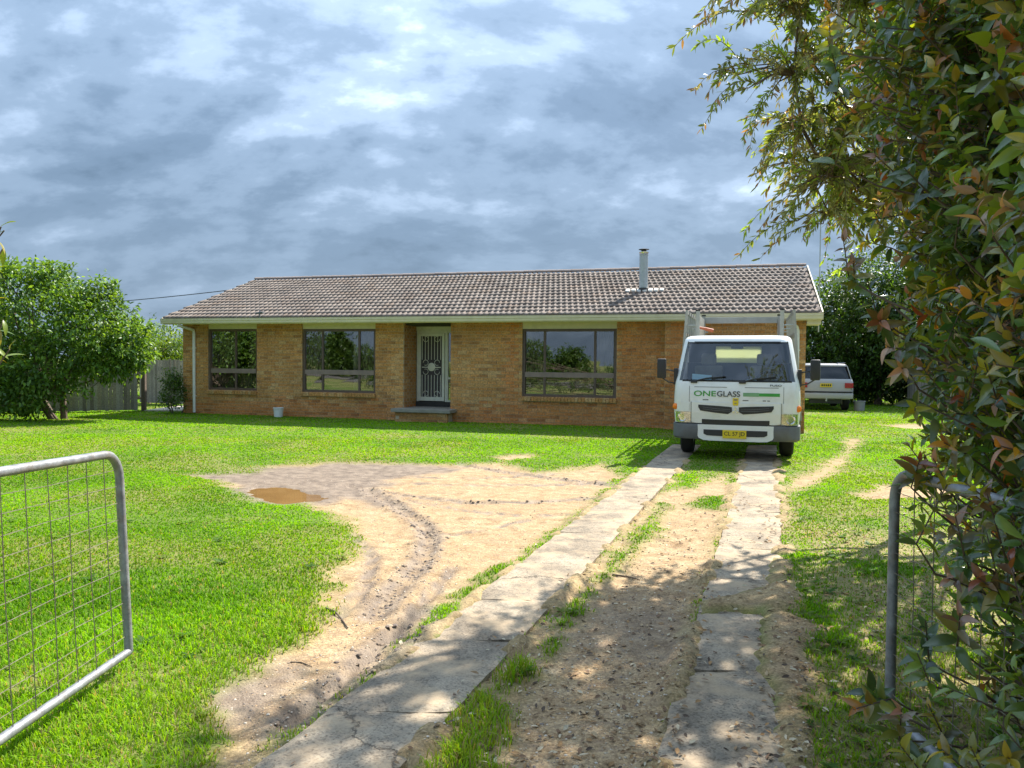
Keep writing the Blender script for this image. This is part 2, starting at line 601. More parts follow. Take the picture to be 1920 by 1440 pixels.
RUTS = [(G2([(690, 915), (745, 945), (790, 975), (808, 1005), (795, 1045), (760, 1085), (700, 1150)]), 0.07),
        (G2([(640, 905), (760, 925), (880, 938), (1000, 937), (1110, 930)]), 0.05),
        (G2([(860, 868), (940, 880), (1040, 893), (1140, 905)]), 0.06),
        (G2([(560, 1350), (660, 1265), (740, 1200), (800, 1150)]), 0.10),
        (G2([(700, 900), (850, 905), (1000, 905), (1150, 900)]), 0.04),
        (G2([(720, 925), (860, 950), (980, 962), (1060, 960)]), 0.025), (G2([(760, 890), (900, 893), (1040, 884)]), 0.03),
        (G2([(820, 1000), (900, 990), (1010, 965)]), 0.02), (G2([(660, 1000), (700, 1040), (690, 1090), (640, 1150)]), 0.035),
        (G2([(500, 1380), (600, 1300), (700, 1215), (790, 1130), (850, 1060)]), 0.03)]
PUDDLE = G2([(455, 917), (480, 911), (520, 909), (560, 912), (580, 920), (628, 929), (612, 936), (570, 940), (530, 944), (500, 939), (472, 927)])
STAIN = G2([(1100, 1140), (1260, 1120), (1300, 1160), (1280, 1230), (1180, 1240), (1120, 1190)])


def masks(X, Y):
    """dirt, wet, dry, height of the ground at points"""
    w = (fbm(X, Y, 2.2, 4, 3) - 0.5)
    w2 = (fbm(X, Y, 9.0, 3, 9) - 0.5)
    soft = np.clip(0.10 + 0.012 * Y, 0, 0.3)
    sd = sd_poly(X, Y, DIRT_MAIN)
    sdm = sd_poly(X, Y, DIRT_MID)
    s = np.minimum(sd, sdm)
    for q in DIRT_RIGHT:
        s = np.minimum(s, sd_poly(X, Y, q))
    for q in GRASS_IN:
        s = np.maximum(s, -sd_poly(X, Y, q) - 0.02)
    for q in GRASS_EDGE:
        s = np.maximum(s, -sd_poly(X, Y, q) - 0.01)
    dirt = 1 - sstep(-soft, soft, s + w * 0.35 + w2 * 0.16)
    # right-hand lawn under the trees is thin and littered
    thin = sstep(-0.6, 0.6, X - strip_x(STRIP_R, Y) - W_STRIP) * (1 - sstep(6.5, 9.0, Y)) * sstep(0.30, 0.62, fbm(X, Y, 2.2, 3, 31) + 0.12)
    dirt = np.maximum(dirt, thin * 0.55)
    near = (1 - sstep(3.0, 4.6, Y)) * (X < 0) * sstep(0.45, 0.7, fbm(X, Y, 2.6, 3, 35))
    dirt = np.maximum(dirt, near * 0.4)
    wet = np.zeros_like(X)
    for q in WET:
        wet = np.maximum(wet, 1 - sstep(-0.15, 0.25, sd_poly(X, Y, q) + w * 0.5 + w2 * 0.3))
    h = 0.035 * (fbm(X, Y, 0.35, 3, 5) - 0.5) * sstep(2, 6, Y)
    h = h - 0.03 * dirt + dirt * (0.026 * (fbm(X, Y, 5.0, 4, 12) - 0.5) + 0.008 * (fbm(X, Y, 26.0, 2, 15) - 0.5))
    for pts, wd in RUTS:
        d = d_line(X, Y, pts) + w2 * 0.06
        g = np.exp(-(d / wd) ** 2)
        h = h - 0.022 * g * dirt + 0.016 * np.exp(-((d - 1.7 * wd) / (0.6 * wd)) ** 2) * dirt
        wet = np.maximum(wet, np.exp(-((d - 0.9 * wd) / (0.9 * wd)) ** 2) * sstep(0.25, 0.55, fbm(X, Y, 3.0, 3, 40) + 0.15))
    wet = np.maximum(wet, 0.5 * (1 - sstep(-0.2, 0.25, sd_poly(X, Y, STAIN) + w * 0.5)))
    sp = sd_poly(X, Y, PUDDLE) + w2 * 0.16 + w * 0.10
    h = np.where(sp < 0.35, h * sstep(0.0, 0.35, sp) - 0.012 * (1 - sstep(0.0, 0.35, sp)), h)
    h = h - 0.06 * (1 - sstep(-0.25, 0.03, sp))
    wet = np.maximum(wet, 1 - sstep(0.05, 0.4, sp + w * 0.4))
    # soil washed over the right-hand strip
    soil = 1 - sstep(-0.10, 0.10, sd_poly(X, Y, DIRT_RIGHT[3]) + w * 0.25)
    h = h + soil * 0.065
    soil2 = 1 - sstep(-0.08, 0.08, sd_poly(X, Y, G2([(1290, 1130), (1500, 1090), (1500, 1150), (1310, 1158)])) + w * 0.3)
    h = h + soil2 * 0.042
    dirt = np.maximum(dirt, np.maximum(soil, soil2) * 0.9)
    # the two concrete strips sit in shallow beds
    for st in (STRIP_L, STRIP_R):
        m = (X > strip_x(st, Y) + 0.02) & (X < strip_x(st, Y) + W_STRIP - 0.02) & (Y < 15.2)
        k = np.maximum(soil, soil2) if st is STRIP_R else np.zeros_like(h)
        h = np.where(m, np.where(k > 0.35, h, h - 0.04), h)
    # soil and grit creeping over the edges of the strips
    for st, amt in ((STRIP_L, 0.55), (STRIP_R, 1.0)):
        xs_ = strip_x(st, Y)
        de = np.minimum(np.abs(X - xs_), np.abs(X - xs_ - W_STRIP))
        cr = np.exp(-(de / (0.035 + 0.09 * amt * fbm(X, Y, 2.0, 2, 71))) ** 2) * sstep(0.50, 0.62, fbm(X, Y, 3.5, 3, 73) + 0.10 * (amt - 0.55)) * (Y < 13)
        h = np.where(cr > 0.25, np.maximum(h, -0.01 + 0.045 * cr), h)
        dirt = np.maximum(dirt, np.where(cr > 0.3, 0.85, 0))
    dry = sstep(0.48, 0.68, fbm(X, Y, 0.8, 4, 51))
    dry = np.maximum(dry, 1 - sstep(-0.1, 0.7, sd_poly(X, Y, G2([(0, 835), (130, 826), (210, 832), (140, 846), (0, 850)])) + w * 0.6))
    return dirt, np.clip(wet, 0, 1), dry, h


def axis_steps(lo, hi, fine_lo, fine_hi, step):
    a = list(np.arange(fine_lo, fine_hi + 1e-6, step))
    g, x = step, fine_lo
    left = []
    while x > lo:
        g *= 1.35
        x -= g
        left.append(max(x, lo))
    g, x = step, a[-1]
    right = []
    while x < hi:
        g *= 1.35
        x += g
        right.append(min(x, hi))
    return np.array(left[::-1] + a + right)


gx = axis_steps(-900, 900, -11.0, 9.0, 0.05)
ys = [1.2]
while ys[-1] < 27:
    ys.append(ys[-1] + max(0.022, 0.008 * ys[-1]))
g_ = 0.25
while ys[-1] < 1500:
    g_ *= 1.35
    ys.append(ys[-1] + g_)
back, g_ = [1.2], 0.05
while back[-1] > -900:
    g_ *= 1.4
    back.append(back[-1] - g_)
gy = np.array(back[::-1][:-1] + ys)
GX, GY = np.meshgrid(gx, gy)
d_, w_, dr_, h_ = masks(GX.ravel(), GY.ravel())
nx, ny = len(gx), len(gy)
V = np.stack([GX.ravel(), GY.ravel(), h_], 1)
ii = np.arange(nx * ny).reshape(ny, nx)
T = np.stack([ii[:-1, :-1], ii[:-1, 1:], ii[1:, 1:], ii[1:, :-1]], -1).reshape(-1, 4)
gme = raw_mesh('ground', V, T, np.stack([d_, w_, dr_], 1), True)


def ground_material():
    m, nt, out = new_mat('ground_soil')
    sep = nd(nt, 'ShaderNodeSeparateColor', {0: nd(nt, 'ShaderNodeAttribute', attribute_name='col').outputs['Color']})
    pos = nd(nt, 'ShaderNodeNewGeometry').outputs['Position']
    grit = noise(nt, pos, 70.0, 6.0, 0.7)
    mid = noise(nt, pos, 7.0, 6.0, 0.62)
    broad = noise(nt, pos, 1.1, 4.0, 0.6)
    sand = ramp(nt, mid, [(0.30, (0.28, 0.178, 0.088)), (0.48, (0.43, 0.30, 0.165)), (0.70, (0.54, 0.405, 0.245))])
    sand = mix(nt, ramp(nt, broad, [(0.40, (0, 0, 0)), (0.62, (0.6, 0.6, 0.6))]), sand, (0.43, 0.29, 0.155))
    peb = nd(nt, 'ShaderNodeTexVoronoi', {'Vector': pos, 'Scale': 75.0})
    pebc = ramp(nt, nd(nt, 'ShaderNodeSeparateColor', {0: peb.outputs['Color']}).outputs[0], [(0.0, (0.45, 0.42, 0.40)), (0.75, (1.0, 1.0, 1.0)), (1.0, (1.25, 1.22, 1.15))])
    sand = mix(nt, 0.65, sand, mix(nt, 1.0, sand, pebc, 'MULTIPLY'))
    sand = mix(nt, 1.0, sand, ramp(nt, grit, [(0.3, (0.72, 0.70, 0.68)), (0.7, (1.2, 1.2, 1.2))]), 'MULTIPLY')
    stm = nd(nt, 'ShaderNodeMapping', {0: pos, 'Scale': (1.0, 5.0, 1.0), 'Rotation': (0, 0, RAD(4))}).outputs[0]
    streak = noise(nt, stm, 3.2, 6.0, 0.65, 0.6)
    sand = mix(nt, ramp(nt, streak, [(0.52, (0, 0, 0)), (0.68, (0.7, 0.7, 0.7))]), sand, (0.26, 0.18, 0.115))
    mud = ramp(nt, mid, [(0.35, (0.115, 0.083, 0.06)), (0.65, (0.25, 0.19, 0.138))])
    soil = mix(nt, mth(nt, 'MULTIPLY', sep.outputs[1], 0.9), sand, mud)
    turf = ramp(nt, mid, [(0.35, (0.08, 0.12, 0.015)), (0.65, (0.13, 0.19, 0.022))])
    turf = mix(nt, mth(nt, 'MULTIPLY', sep.outputs[2], 0.7), turf, (0.21, 0.19, 0.06))
    c = mix(nt, sep.outputs[0], turf, soil)
    rough = mth(nt, 'SUBTRACT', 0.95, mth(nt, 'MULTIPLY', sep.outputs[1], 0.38))
    b = nd(nt, 'ShaderNodeBsdfPrincipled', {'Base Color': c, 'Roughness': rough, 'Specular IOR Level': 0.3})
    hh = mth(nt, 'ADD', mth(nt, 'MULTIPLY', grit, 0.5), mth(nt, 'MULTIPLY', mid, 1.2))
    hh = mth(nt, 'ADD', hh, mth(nt, 'MULTIPLY', peb.outputs['Distance'], -0.35))
    nt.links.new(bump(nt, hh, 0.65, 0.02), b.inputs['Normal'])
    nt.links.new(b.outputs[0], out.inputs[0])


ground_material()
tag(link('ground', gme, 'ground_soil'), 'sandy yard ground with worn turning area and tyre ruts', kind='structure')

# muddy water in the pothole
def water_material():
    m, nt, out = new_mat('muddy_water')
    n = noise(nt, nd(nt, 'ShaderNodeNewGeometry').outputs['Position'], 3.0, 3.0)
    c = ramp(nt, n, [(0.35, (0.20, 0.11, 0.04)), (0.65, (0.25, 0.14, 0.052))])
    b = nd(nt, 'ShaderNodeBsdfPrincipled', {'Base Color': c, 'Roughness': 0.03, 'Specular IOR Level': 0.8, 'IOR': 1.33})
    nt.links.new(bump(nt, noise(nt, nd(nt, 'ShaderNodeNewGeometry').outputs['Position'], 14.0, 3.0), 0.015, 0.01), b.inputs['Normal'])
    nt.links.new(b.outputs[0], out.inputs[0])


water_material()
mb = MB()
pc = np.mean(np.array(PUDDLE), 0)
pts = [(pc[0] + (x - pc[0]) * 1.35, pc[1] + (y - pc[1]) * 1.35, -0.026) for x, y in PUDDLE]
mb.add(pts, [tuple(range(len(pts)))])
tag(mb.build('puddle', 'muddy_water'), 'brown muddy puddle in the worn turning area', kind='structure')


# concrete wheel strips made of cracked slabs
def concrete_material():
    m, nt, out = new_mat('strip_concrete')
    pos = nd(nt, 'ShaderNodeNewGeometry').outputs['Position']
    n1 = noise(nt, pos, 1.9, 7.0, 0.68, 0.4)
    n2 = noise(nt, pos, 9.0, 6.0, 0.65)
    n3 = noise(nt, pos, 120.0, 3.0, 0.7)
    c = ramp(nt, n1, [(0.30, (0.17, 0.138, 0.102)), (0.46, (0.285, 0.232, 0.17)), (0.64, (0.41, 0.34, 0.25))])
    c = mix(nt, ramp(nt, n2, [(0.48, (0, 0, 0)), (0.70, (0.6, 0.6, 0.6))]), c, (0.15, 0.135, 0.11))
    vor = nd(nt, 'ShaderNodeTexVoronoi', {'Vector': pos, 'Scale': 110.0})
    sp = ramp(nt, nd(nt, 'ShaderNodeSeparateColor', {0: vor.outputs['Color']}).outputs[0], [(0.0, (0.5, 0.48, 0.46)), (0.35, (0.95, 0.95, 0.95)), (1.0, (1.25, 1.23, 1.2))])
    c = mix(nt, 0.8, c, mix(nt, 1.0, c, sp, 'MULTIPLY'))
    sand = noise(nt, pos, 3.4, 5.0, 0.6)
    c = mix(nt, ramp(nt, sand, [(0.48, (0, 0, 0)), (0.66, (0.75, 0.75, 0.75))]), c, (0.50, 0.375, 0.24))
    wob = nd(nt, 'ShaderNodeTexNoise', {'Vector': pos, 'Scale': 3.0, 'Detail': 6.0, 'Roughness': 0.65})
    wp = nd(nt, 'ShaderNodeVectorMath', {0: pos, 1: nd(nt, 'ShaderNodeVectorMath', {0: wob.outputs['Color'], 'Scale': 0.55}, operation='SCALE').outputs[0]}, operation='ADD').outputs[0]
    ck = nd(nt, 'ShaderNodeTexVoronoi', {'Vector': wp, 'Scale': 0.3}, feature='DISTANCE_TO_EDGE').outputs['Distance']
    crack = ramp(nt, ck, [(0.0016, (1, 1, 1)), (0.0042, (0, 0, 0))])
    c = mix(nt, mth(nt, 'MULTIPLY', crack, 0.75), c, (0.09, 0.072, 0.055))
    b = nd(nt, 'ShaderNodeBsdfPrincipled', {'Base Color': c, 'Roughness': 0.92, 'Specular IOR Level': 0.2})
    hh = mth(nt, 'ADD', n3, mth(nt, 'MULTIPLY', n2, 2.0))
    hh = mth(nt, 'SUBTRACT', hh, mth(nt, 'MULTIPLY', crack, 3.0))
    nt.links.new(bump(nt, hh, 0.6, 0.006), b.inputs['Normal'])
    nt.links.new(b.outputs[0], out.inputs[0])


concrete_material()


def make_strip(strip, joints, label, seed, ragged):
    root = tag(empty('concrete_driveway_strip', (0, 0, 0)), label, kind='structure')
    for k, (y0, y1) in enumerate(zip(joints[:-1], joints[1:])):
        nu, nv = 12, max(6, int((y1 - y0) / 0.06))
        vs, fs = [], []
        dz = random.uniform(-0.004, 0.004)
        tx, ty = random.uniform(-0.006, 0.006), random.uniform(-0.004, 0.004)
        sk = random.uniform(-0.05, 0.05)
        skb = random.uniform(-0.05, 0.05)
        for j in range(nv + 1):
            for i in range(nu + 1):
                fu, fv = i / nu, j / nv
                y = y0 + 0.003 + (y1 - y0 - 0.006) * fv + (sk * (1 - fv) + skb * fv) * (fu - 0.5)
                e = (fbm(np.array([y]), np.array([fu * 0.5]), 7.0, 3, seed + k)[0] - 0.5)
                e0 = (vnoise(np.array([fu * 9.0]), np.array([y0 * 3.0]), seed + 7)[0] - 0.5)
                x = strip_x(strip, y) + W_STRIP * fu
                if i in (0, nu):
                    x += e * (0.03 if i == 0 else ragged)
                if j in (0, nv):
                    y += e0 * 0.025
                edge = 0.007 if (i in (0, nu) or j in (0, nv)) else 0.0
                z = 0.012 + dz + tx * (fu - 0.5) * 2 + ty * (fv - 0.5) * 2 - edge
                vs.append((x, y, z))
        n1 = nu + 1
        for j in range(nv):
            for i in range(nu):
                a = j * n1 + i
                fs.append((a, a + 1, a + n1 + 1, a + n1))
        ring = [i for i in range(nu + 1)] + [j * n1 + nu for j in range(1, nv + 1)] + [nv * n1 + i for i in range(nu - 1, -1, -1)] + [j * n1 for j in range(nv - 1, 0, -1)]
        b0 = len(vs)
        vs += [(vs[r][0], vs[r][1], -0.10) for r in ring]
        m = len(ring)
        fs += [(ring[q], b0 + q, b0 + (q + 1) % m, ring[(q + 1) % m]) for q in range(m)]
        mb = MB()
        mb.add(vs, fs)
        mb.build('concrete_slab', 'strip_concrete', root, smooth=False)
    return root


make_strip(STRIP_L, [0.8, 2.3, 3.45, 4.37, 5.1, 6.0, 7.15, 8.3, 9.6, 11.0, 12.4, 13.8, 15.0],
           'weathered concrete wheel strip running straight up beside the sandy turning area', 3, 0.03)
make_strip(STRIP_R, [0.8, 2.2, 3.27, 3.95, 4.87, 6.6, 8.2, 9.6, 11.0, 12.5, 14.0, 15.0],
           'broken concrete wheel strip half buried in brown soil beside the hedge', 9, 0.10)


# ------------------------------------------------------------------ grass blades (nobody could count them)
def on_strip(X, Y):
    m = np.zeros(X.shape, bool)
    for st in (STRIP_L, STRIP_R):
        m |= (X > strip_x(st, Y) + 0.0) & (X < strip_x(st, Y) + W_STRIP) & (Y < 15.2)
    return m


HOUSE_O = np.array(gnd(344, 774)[:2])
HOUSE_YAW = RAD(16.5)
HUX = np.array([math.cos(HOUSE_YAW), -math.sin(HOUSE_YAW)])
HUY = np.array([math.sin(HOUSE_YAW), math.cos(HOUSE_YAW)])


def in_house(X, Y):
    u = (X - HOUSE_O[0]) * HUX[0] + (Y - HOUSE_O[1]) * HUX[1]
    v = (X - HOUSE_O[0]) * HUY[0] + (Y - HOUSE_O[1]) * HUY[1]
    return (u > -0.05) & (u < 17.3) & (v > np.where(u > 14.0, -0.28, -0.02)) & (v < 9)


def make_grass():
    PX, PY = [], []
    for y0, y1, dens in ((2.0, 3.6, 8500), (3.6, 5.2, 6500), (5.2, 7.5, 4200), (7.5, 11, 2400), (11, 16, 1150), (16, 24, 520), (24, 36, 200)):
        w1 = 0.72 * y1 + 0.8
        n = int(dens * 2 * w1 * (y1 - y0))
        x = rng.uniform(-w1, w1, n)
        y = rng.uniform(y0, y1, n)
        k = np.abs(x) < 0.70 * y + 0.5
        PX.append(x[k])
        PY.append(y[k])
    X, Y = np.concatenate(PX), np.concatenate(PY)
    dirt, wet, dry, h = masks(X, Y)
    dens = 0.55 + 0.9 * fbm(X, Y, 4.5, 3, 77)
    keep = (rng.random(len(X)) > dirt * 1.25 - 0.06 + (dirt > 0.8) * 0.5) & (rng.random(len(X)) < dens) & ~on_strip(X, Y) & ~in_house(X, Y)
    keep &= sd_poly(X, Y, PUDDLE) > 0.05
    X, Y, dirt, dry, h = X[keep], Y[keep], dirt[keep], dry[keep], h[keep]
    n = len(X)
    lush = fbm(X, Y, 1.7, 3, 101)
    tuft = np.zeros(n)
    for q in (GRASS_IN[0], GRASS_IN[1]):
        tuft = np.maximum(tuft, 1 - sstep(-0.1, 0.05, sd_poly(X, Y, q)))
    hgt = (0.022 + 0.036 * rng.random(n)) * (0.65 + 0.8 * lush) * (1 - 0.45 * dirt) * (1 + 1.1 * tuft)
    hgt *= 1.0 - 0.5 * sstep(3.5, 7.5, Y)
    wid = (0.0022 + 0.0016 * rng.random(n)) * np.maximum(1.0, Y / 3.6)
    ang = rng.uniform(0, 2 * np.pi, n)
    lean = 0.25 + 0.75 * rng.random(n)
    dx, dy = np.cos(ang), np.sin(ang)
    sa = ang + rng.uniform(0.6, 2.5, n)
    sx, sy = np.cos(sa), np.sin(sa)
    B = np.stack([X, Y, h - 0.004], 1)
    S = np.stack([sx * wid, sy * wid, np.zeros(n)], 1)
    mid = B + np.stack([dx * lean * hgt * 0.3, dy * lean * hgt * 0.3, hgt * 0.6], 1)
    tip = B + np.stack([dx * lean * hgt * 0.95, dy * lean * hgt * 0.95, hgt * (1.05 - 0.3 * lean)], 1)
    V = np.stack([B - S, B + S, mid - S * 0.75, mid + S * 0.75, tip], 1)
    base = np.array([[0, 1, 3], [0, 3, 2], [2, 3, 4]])
    T = base[None] + (np.arange(n) * 5)[:, None, None]
    # colour: bright green with yellowed and darker patches
    t = fbm(X, Y, 0.9, 4, 61)
    t2 = rng.random(n)
    g1 = np.array([0.115, 0.28, 0.006])
    g2 = np.array([0.225, 0.48, 0.005])
    yel = np.array([0.30, 0.31, 0.045])
    straw = np.array([0.36, 0.29, 0.13])
    k = np.clip((t - 0.32) * 2.6 + (t2 - 0.5) * 0.8 + 0.3 * sstep(9, 15, Y), 0, 1)[:, None]
    C = g1 * (1 - k) + g2 * k
    ky = np.clip(dry * 0.42 + dirt * 0.55 + (t2 > 0.93) * 0.6 + 0.35 * (1 - sstep(3.2, 5.0, Y)), 0, 0.9)[:, None] * rng.random(n)[:, None]
    C = C * (1 - ky) + yel * ky
    st = (rng.random(n) < 0.035 + 0.14 * dirt + 0.05 * (1 - sstep(3.0, 5.0, Y)))[:, None]
    C = np.where(st, straw, C)
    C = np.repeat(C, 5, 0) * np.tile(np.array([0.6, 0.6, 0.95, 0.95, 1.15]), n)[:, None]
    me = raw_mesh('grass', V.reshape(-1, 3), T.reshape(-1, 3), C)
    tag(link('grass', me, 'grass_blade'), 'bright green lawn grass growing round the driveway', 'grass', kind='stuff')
    print('grass blades', n)


make_grass()


# ------------------------------------------------------------------ litter, gravel, sticks
def leaf_shape(L, W, seg=4, fold=0.18, curl=0.15):
    """pointed oval leaf along +x, folded on its midrib"""
    vs = [(0, 0, 0)]
    fs = []
    prev = None
    for i in range(1, seg):
        t = i / seg
        w = W * 0.5 * math.sin(math.pi * t ** 0.85) ** 0.8
        x, z = L * t, -curl * L * t * t
        b = len(vs)
        vs += [(x, -w, z + fold * w), (x, 0, z), (x, w, z + fold * w)]
        if prev is None:
            fs += [(0, b, b + 1), (0, b + 1, b + 2)]
        else:
            fs += [(prev, b, b + 1), (prev, b + 1, prev + 1), (prev + 1, b + 1, b + 2), (prev + 1, b + 2, prev + 2)]
        prev = b
    vs.append((L, 0, -curl * L))
    e = len(vs) - 1
    fs += [(prev, e, prev + 1), (prev + 1, e, prev + 2)]
    return np.array(vs), np.array(fs)


def scatter(n, y0, y1, seed, want):
    r = np.random.default_rng(seed)
    y = y0 * (y1 / y0) ** r.random(n)
    x = r.uniform(-0.68, 0.68, n) * y
    d, w, dr, h = masks(x, y)
    k = want(x, y, d, r) & ~in_house(x, y)
    x, y, d, h = x[k], y[k], d[k], h[k]
    h = np.where(on_strip(x, y), np.maximum(h, 0.012), h)
    return x, y, h, r


lv, lf = leaf_shape(1.0, 0.42, 3, 0.3, 0.1)
zone = lambda x, y, d, r: ((x > strip_x(STRIP_L, y) - 0.1) & (r.random(len(x)) < np.clip(0.3 + 1.4 * (x - strip_x(STRIP_L, y) - 0.5), 0.06, 1.0))) & (d > 0.1)
x, y, h, r = scatter(9000, 2.2, 9.5, 21, zone)
n = len(x)
M = rot_from_axis(np.stack([np.cos(a := r.uniform(0, 6.28, n)), np.sin(a), r.uniform(-0.25, 0.35, n)], 1), roll=r.uniform(-0.7, 0.7, n))
M = M * (0.018 + 0.03 * r.random(n))[:, None, None]
pal = np.array([[0.30, 0.19, 0.10], [0.20, 0.12, 0.07], [0.42, 0.30, 0.17], [0.10, 0.07, 0.05], [0.34, 0.20, 0.09], [0.52, 0.44, 0.30]])
tag(bulk('leaf_litter', lv, lf, np.stack([x, y, h + 0.008], 1), M, pal[r.integers(0, 6, n)], 'litter'),
    'dry brown leaf litter scattered between the wheel strips', 'leaf litter', kind='stuff')

pv = np.array([(1, 0, 0), (-1, 0, 0.05), (0, 1, 0), (0, -1, 0), (0.1, 0.1, 0.7), (0.6, 0.6, 0.3), (-0.6, 0.5, 0.35), (-0.5, -0.6, 0.3), (0.6, -0.6, 0.25)], float)
pf = np.array([(0, 5, 4), (5, 2, 4), (2, 6, 4), (6, 1, 4), (1, 7, 4), (7, 3, 4), (3, 8, 4), (8, 0, 4), (0, 2, 5), (2, 1, 6), (1, 3, 7), (3, 0, 8)])
x, y, h, r = scatter(42000, 2.2, 11.0, 22, lambda x, y, d, r: (d > 0.75) & ~on_strip(x, y))
n = len(x)
M = rot_from_axis(np.stack([np.cos(a := r.uniform(0, 6.28, n)), np.sin(a), np.zeros(n)], 1))
s = (0.0025 + 0.0075 * r.random(n) ** 3)
M = M * np.stack([s, s * r.uniform(0.6, 1, n), s * r.uniform(0.5, 1.1, n)], 1)[:, None, :]
pal = np.array([[0.50, 0.40, 0.28], [0.36, 0.27, 0.18], [0.60, 0.52, 0.42], [0.22, 0.18, 0.15], [0.45, 0.30, 0.17]])
tag(bulk('gravel', pv, pf, np.stack([x, y, h], 1), M, pal[r.integers(0, 5, n)], 'litter'),
    'small pale gravel stones strewn over the sandy turning area', 'gravel', kind='stuff')


def ground_z(x, y):
    z = float(masks(np.array([x]), np.array([y]))[3][0])
    return max(z, 0.012) if on_strip(np.array([x]), np.array([y]))[0] else z


def stick(pxs, r0, label):
    pts = []
    for q in pxs:
        p = gnd(*q)
        pts.append((p.x, p.y, ground_z(p.x, p.y) + r0 * 0.9))
    mb = MB()
    mb.tube(pts, [r0 * (1 - 0.5 * i / (len(pts) - 1)) for i in range(len(pts))], 6)
    tag(mb.build('fallen_stick', 'twig', smooth=True), label, 'stick')


stick([(610, 1139), (628, 1146), (642, 1158), (652, 1172)], 0.008, 'dark curved stick lying on sand at the lawn edge')
stick([(545, 1232), (565, 1234), (585, 1243)], 0.004, 'thin twig at the lawn edge nearer the gate')
stick([(1148, 1076), (1175, 1078), (1200, 1083)], 0.007, 'pale stick lying on sand between the wheel strips')
stick([(664, 1086), (680, 1087), (698, 1087)], 0.004, 'short straight twig on the sandy turning area')


# clods pushed up along the tyre ruts
r = np.random.default_rng(44)
cx_, cy_ = [], []
for (pts, wd), n in zip(RUTS[:4], (700, 160, 160, 260)):
    P_ = np.array(pts)
    k = r.integers(0, len(P_) - 1, n)
    t = r.random(n)[:, None]
    q_ = P_[k] * (1 - t) + P_[k + 1] * t + r.normal(size=(n, 2)) * wd * 1.1
    cx_.append(q_[:, 0])
    cy_.append(q_[:, 1])
x, y = np.concatenate(cx_), np.concatenate(cy_)
k = ~on_strip(x, y)
x, y = x[k], y[k]
h = masks(x, y)[3]
n = len(x)
M = rot_from_axis(np.stack([np.cos(a := r.uniform(0, 6.28, n)), np.sin(a), np.zeros(n)], 1))
s = 0.006 + 0.022 * r.random(n) ** 2.5
M = M * np.stack([s, s * r.uniform(0.6, 1, n), s * r.uniform(0.5, 0.9, n)], 1)[:, None, :]
pal = np.array([[0.22, 0.165, 0.12], [0.14, 0.105, 0.08], [0.33, 0.25, 0.17], [0.18, 0.14, 0.115]])
tag(bulk('soil_clods', pv, pf, np.stack([x, y, h - 0.002], 1), M, pal[r.integers(0, 4, n)], 'litter'),
    'dark crumbled soil clods along the curved tyre rut', 'soil', kind='stuff')


# flat broad-leaved weeds in the verge
x, y, h, r = scatter(900, 2.3, 8.0, 66, lambda x, y, d, r: (d < 0.75) & ~on_strip(x, y) & (r.random(len(x)) < np.where(x > strip_x(STRIP_R, y), 0.75, 0.14)))
n = len(x)
per = 9
an = np.tile(np.arange(per) * 0.7, n) + np.repeat(r.uniform(0, 6.28, n), per) + r.normal(size=n * per) * 0.2
D = np.stack([np.cos(an), np.sin(an), r.uniform(0.15, 0.9, n * per)], 1)
M = rot_from_axis(D, roll=r.normal(size=n * per) * 0.3) * (np.repeat(r.uniform(0.025, 0.07, n), per) * r.uniform(0.6, 1.2, n * per))[:, None, None]
pos = np.repeat(np.stack([x, y, h + 0.012], 1), per, 0)
wc = np.array([[0.10, 0.20, 0.03], [0.14, 0.25, 0.03], [0.17, 0.22, 0.05], [0.08, 0.16, 0.03]])
wv, wf = leaf_shape(1.0, 0.34, 4, 0.25, 0.35)
tag(bulk('verge_weeds', wv, wf, pos, M, np.repeat(wc[r.integers(0, 4, n)], per, 0) * r.uniform(0.8, 1.2, (n * per, 1)), 'grass_blade'),
    'low broad leaved weeds in the verge beside the hedge', 'weeds', kind='stuff')

# ------------------------------------------------------------------ the brick house
house = empty('brick_house', (HOUSE_O[0], HOUSE_O[1], 0), -HOUSE_YAW,
              'long single storey yellow brick house with brown tiled gable roof', 'house')
HL, HD = 17.2, 8.0           # wall length and depth
EAVE = 0.48                  # front overhang
PROJ_U, PROJ = 14.03, 0.25   # right-hand section stands forward
WALL_H = 2.64
W1 = (0.87, 2.52, 0.70, 2.47)
W2 = (3.99, 6.25, 0.70, 2.46)
W3 = (10.40, 12.83, 0.71, 2.44)
DOOR = (7.09, 8.44)
REC = 0.80                   # depth of the porch recess

BR_L, BR_H, MORT = 0.23, 0.076, 0.010
BRICK_COLS = np.array([[0.56, 0.295, 0.11], [0.58, 0.315, 0.12], [0.53, 0.265, 0.09], [0.59, 0.34, 0.145], [0.49, 0.245, 0.085],
                       [0.56, 0.28, 0.10], [0.60, 0.365, 0.165], [0.40, 0.20, 0.078], [0.55, 0.30, 0.12], [0.54, 0.26, 0.09]])
RED = np.array([1.0, 0.84, 0.78])


def brick_col(z, r):
    i = r.choices(range(10), [14, 14, 10, 9, 8, 12, 6, 7, 12, 10])[0]
    return i, BRICK_COLS[i] * (RED if z < 0.42 + r.uniform(-0.12, 0.12) else 1.0)


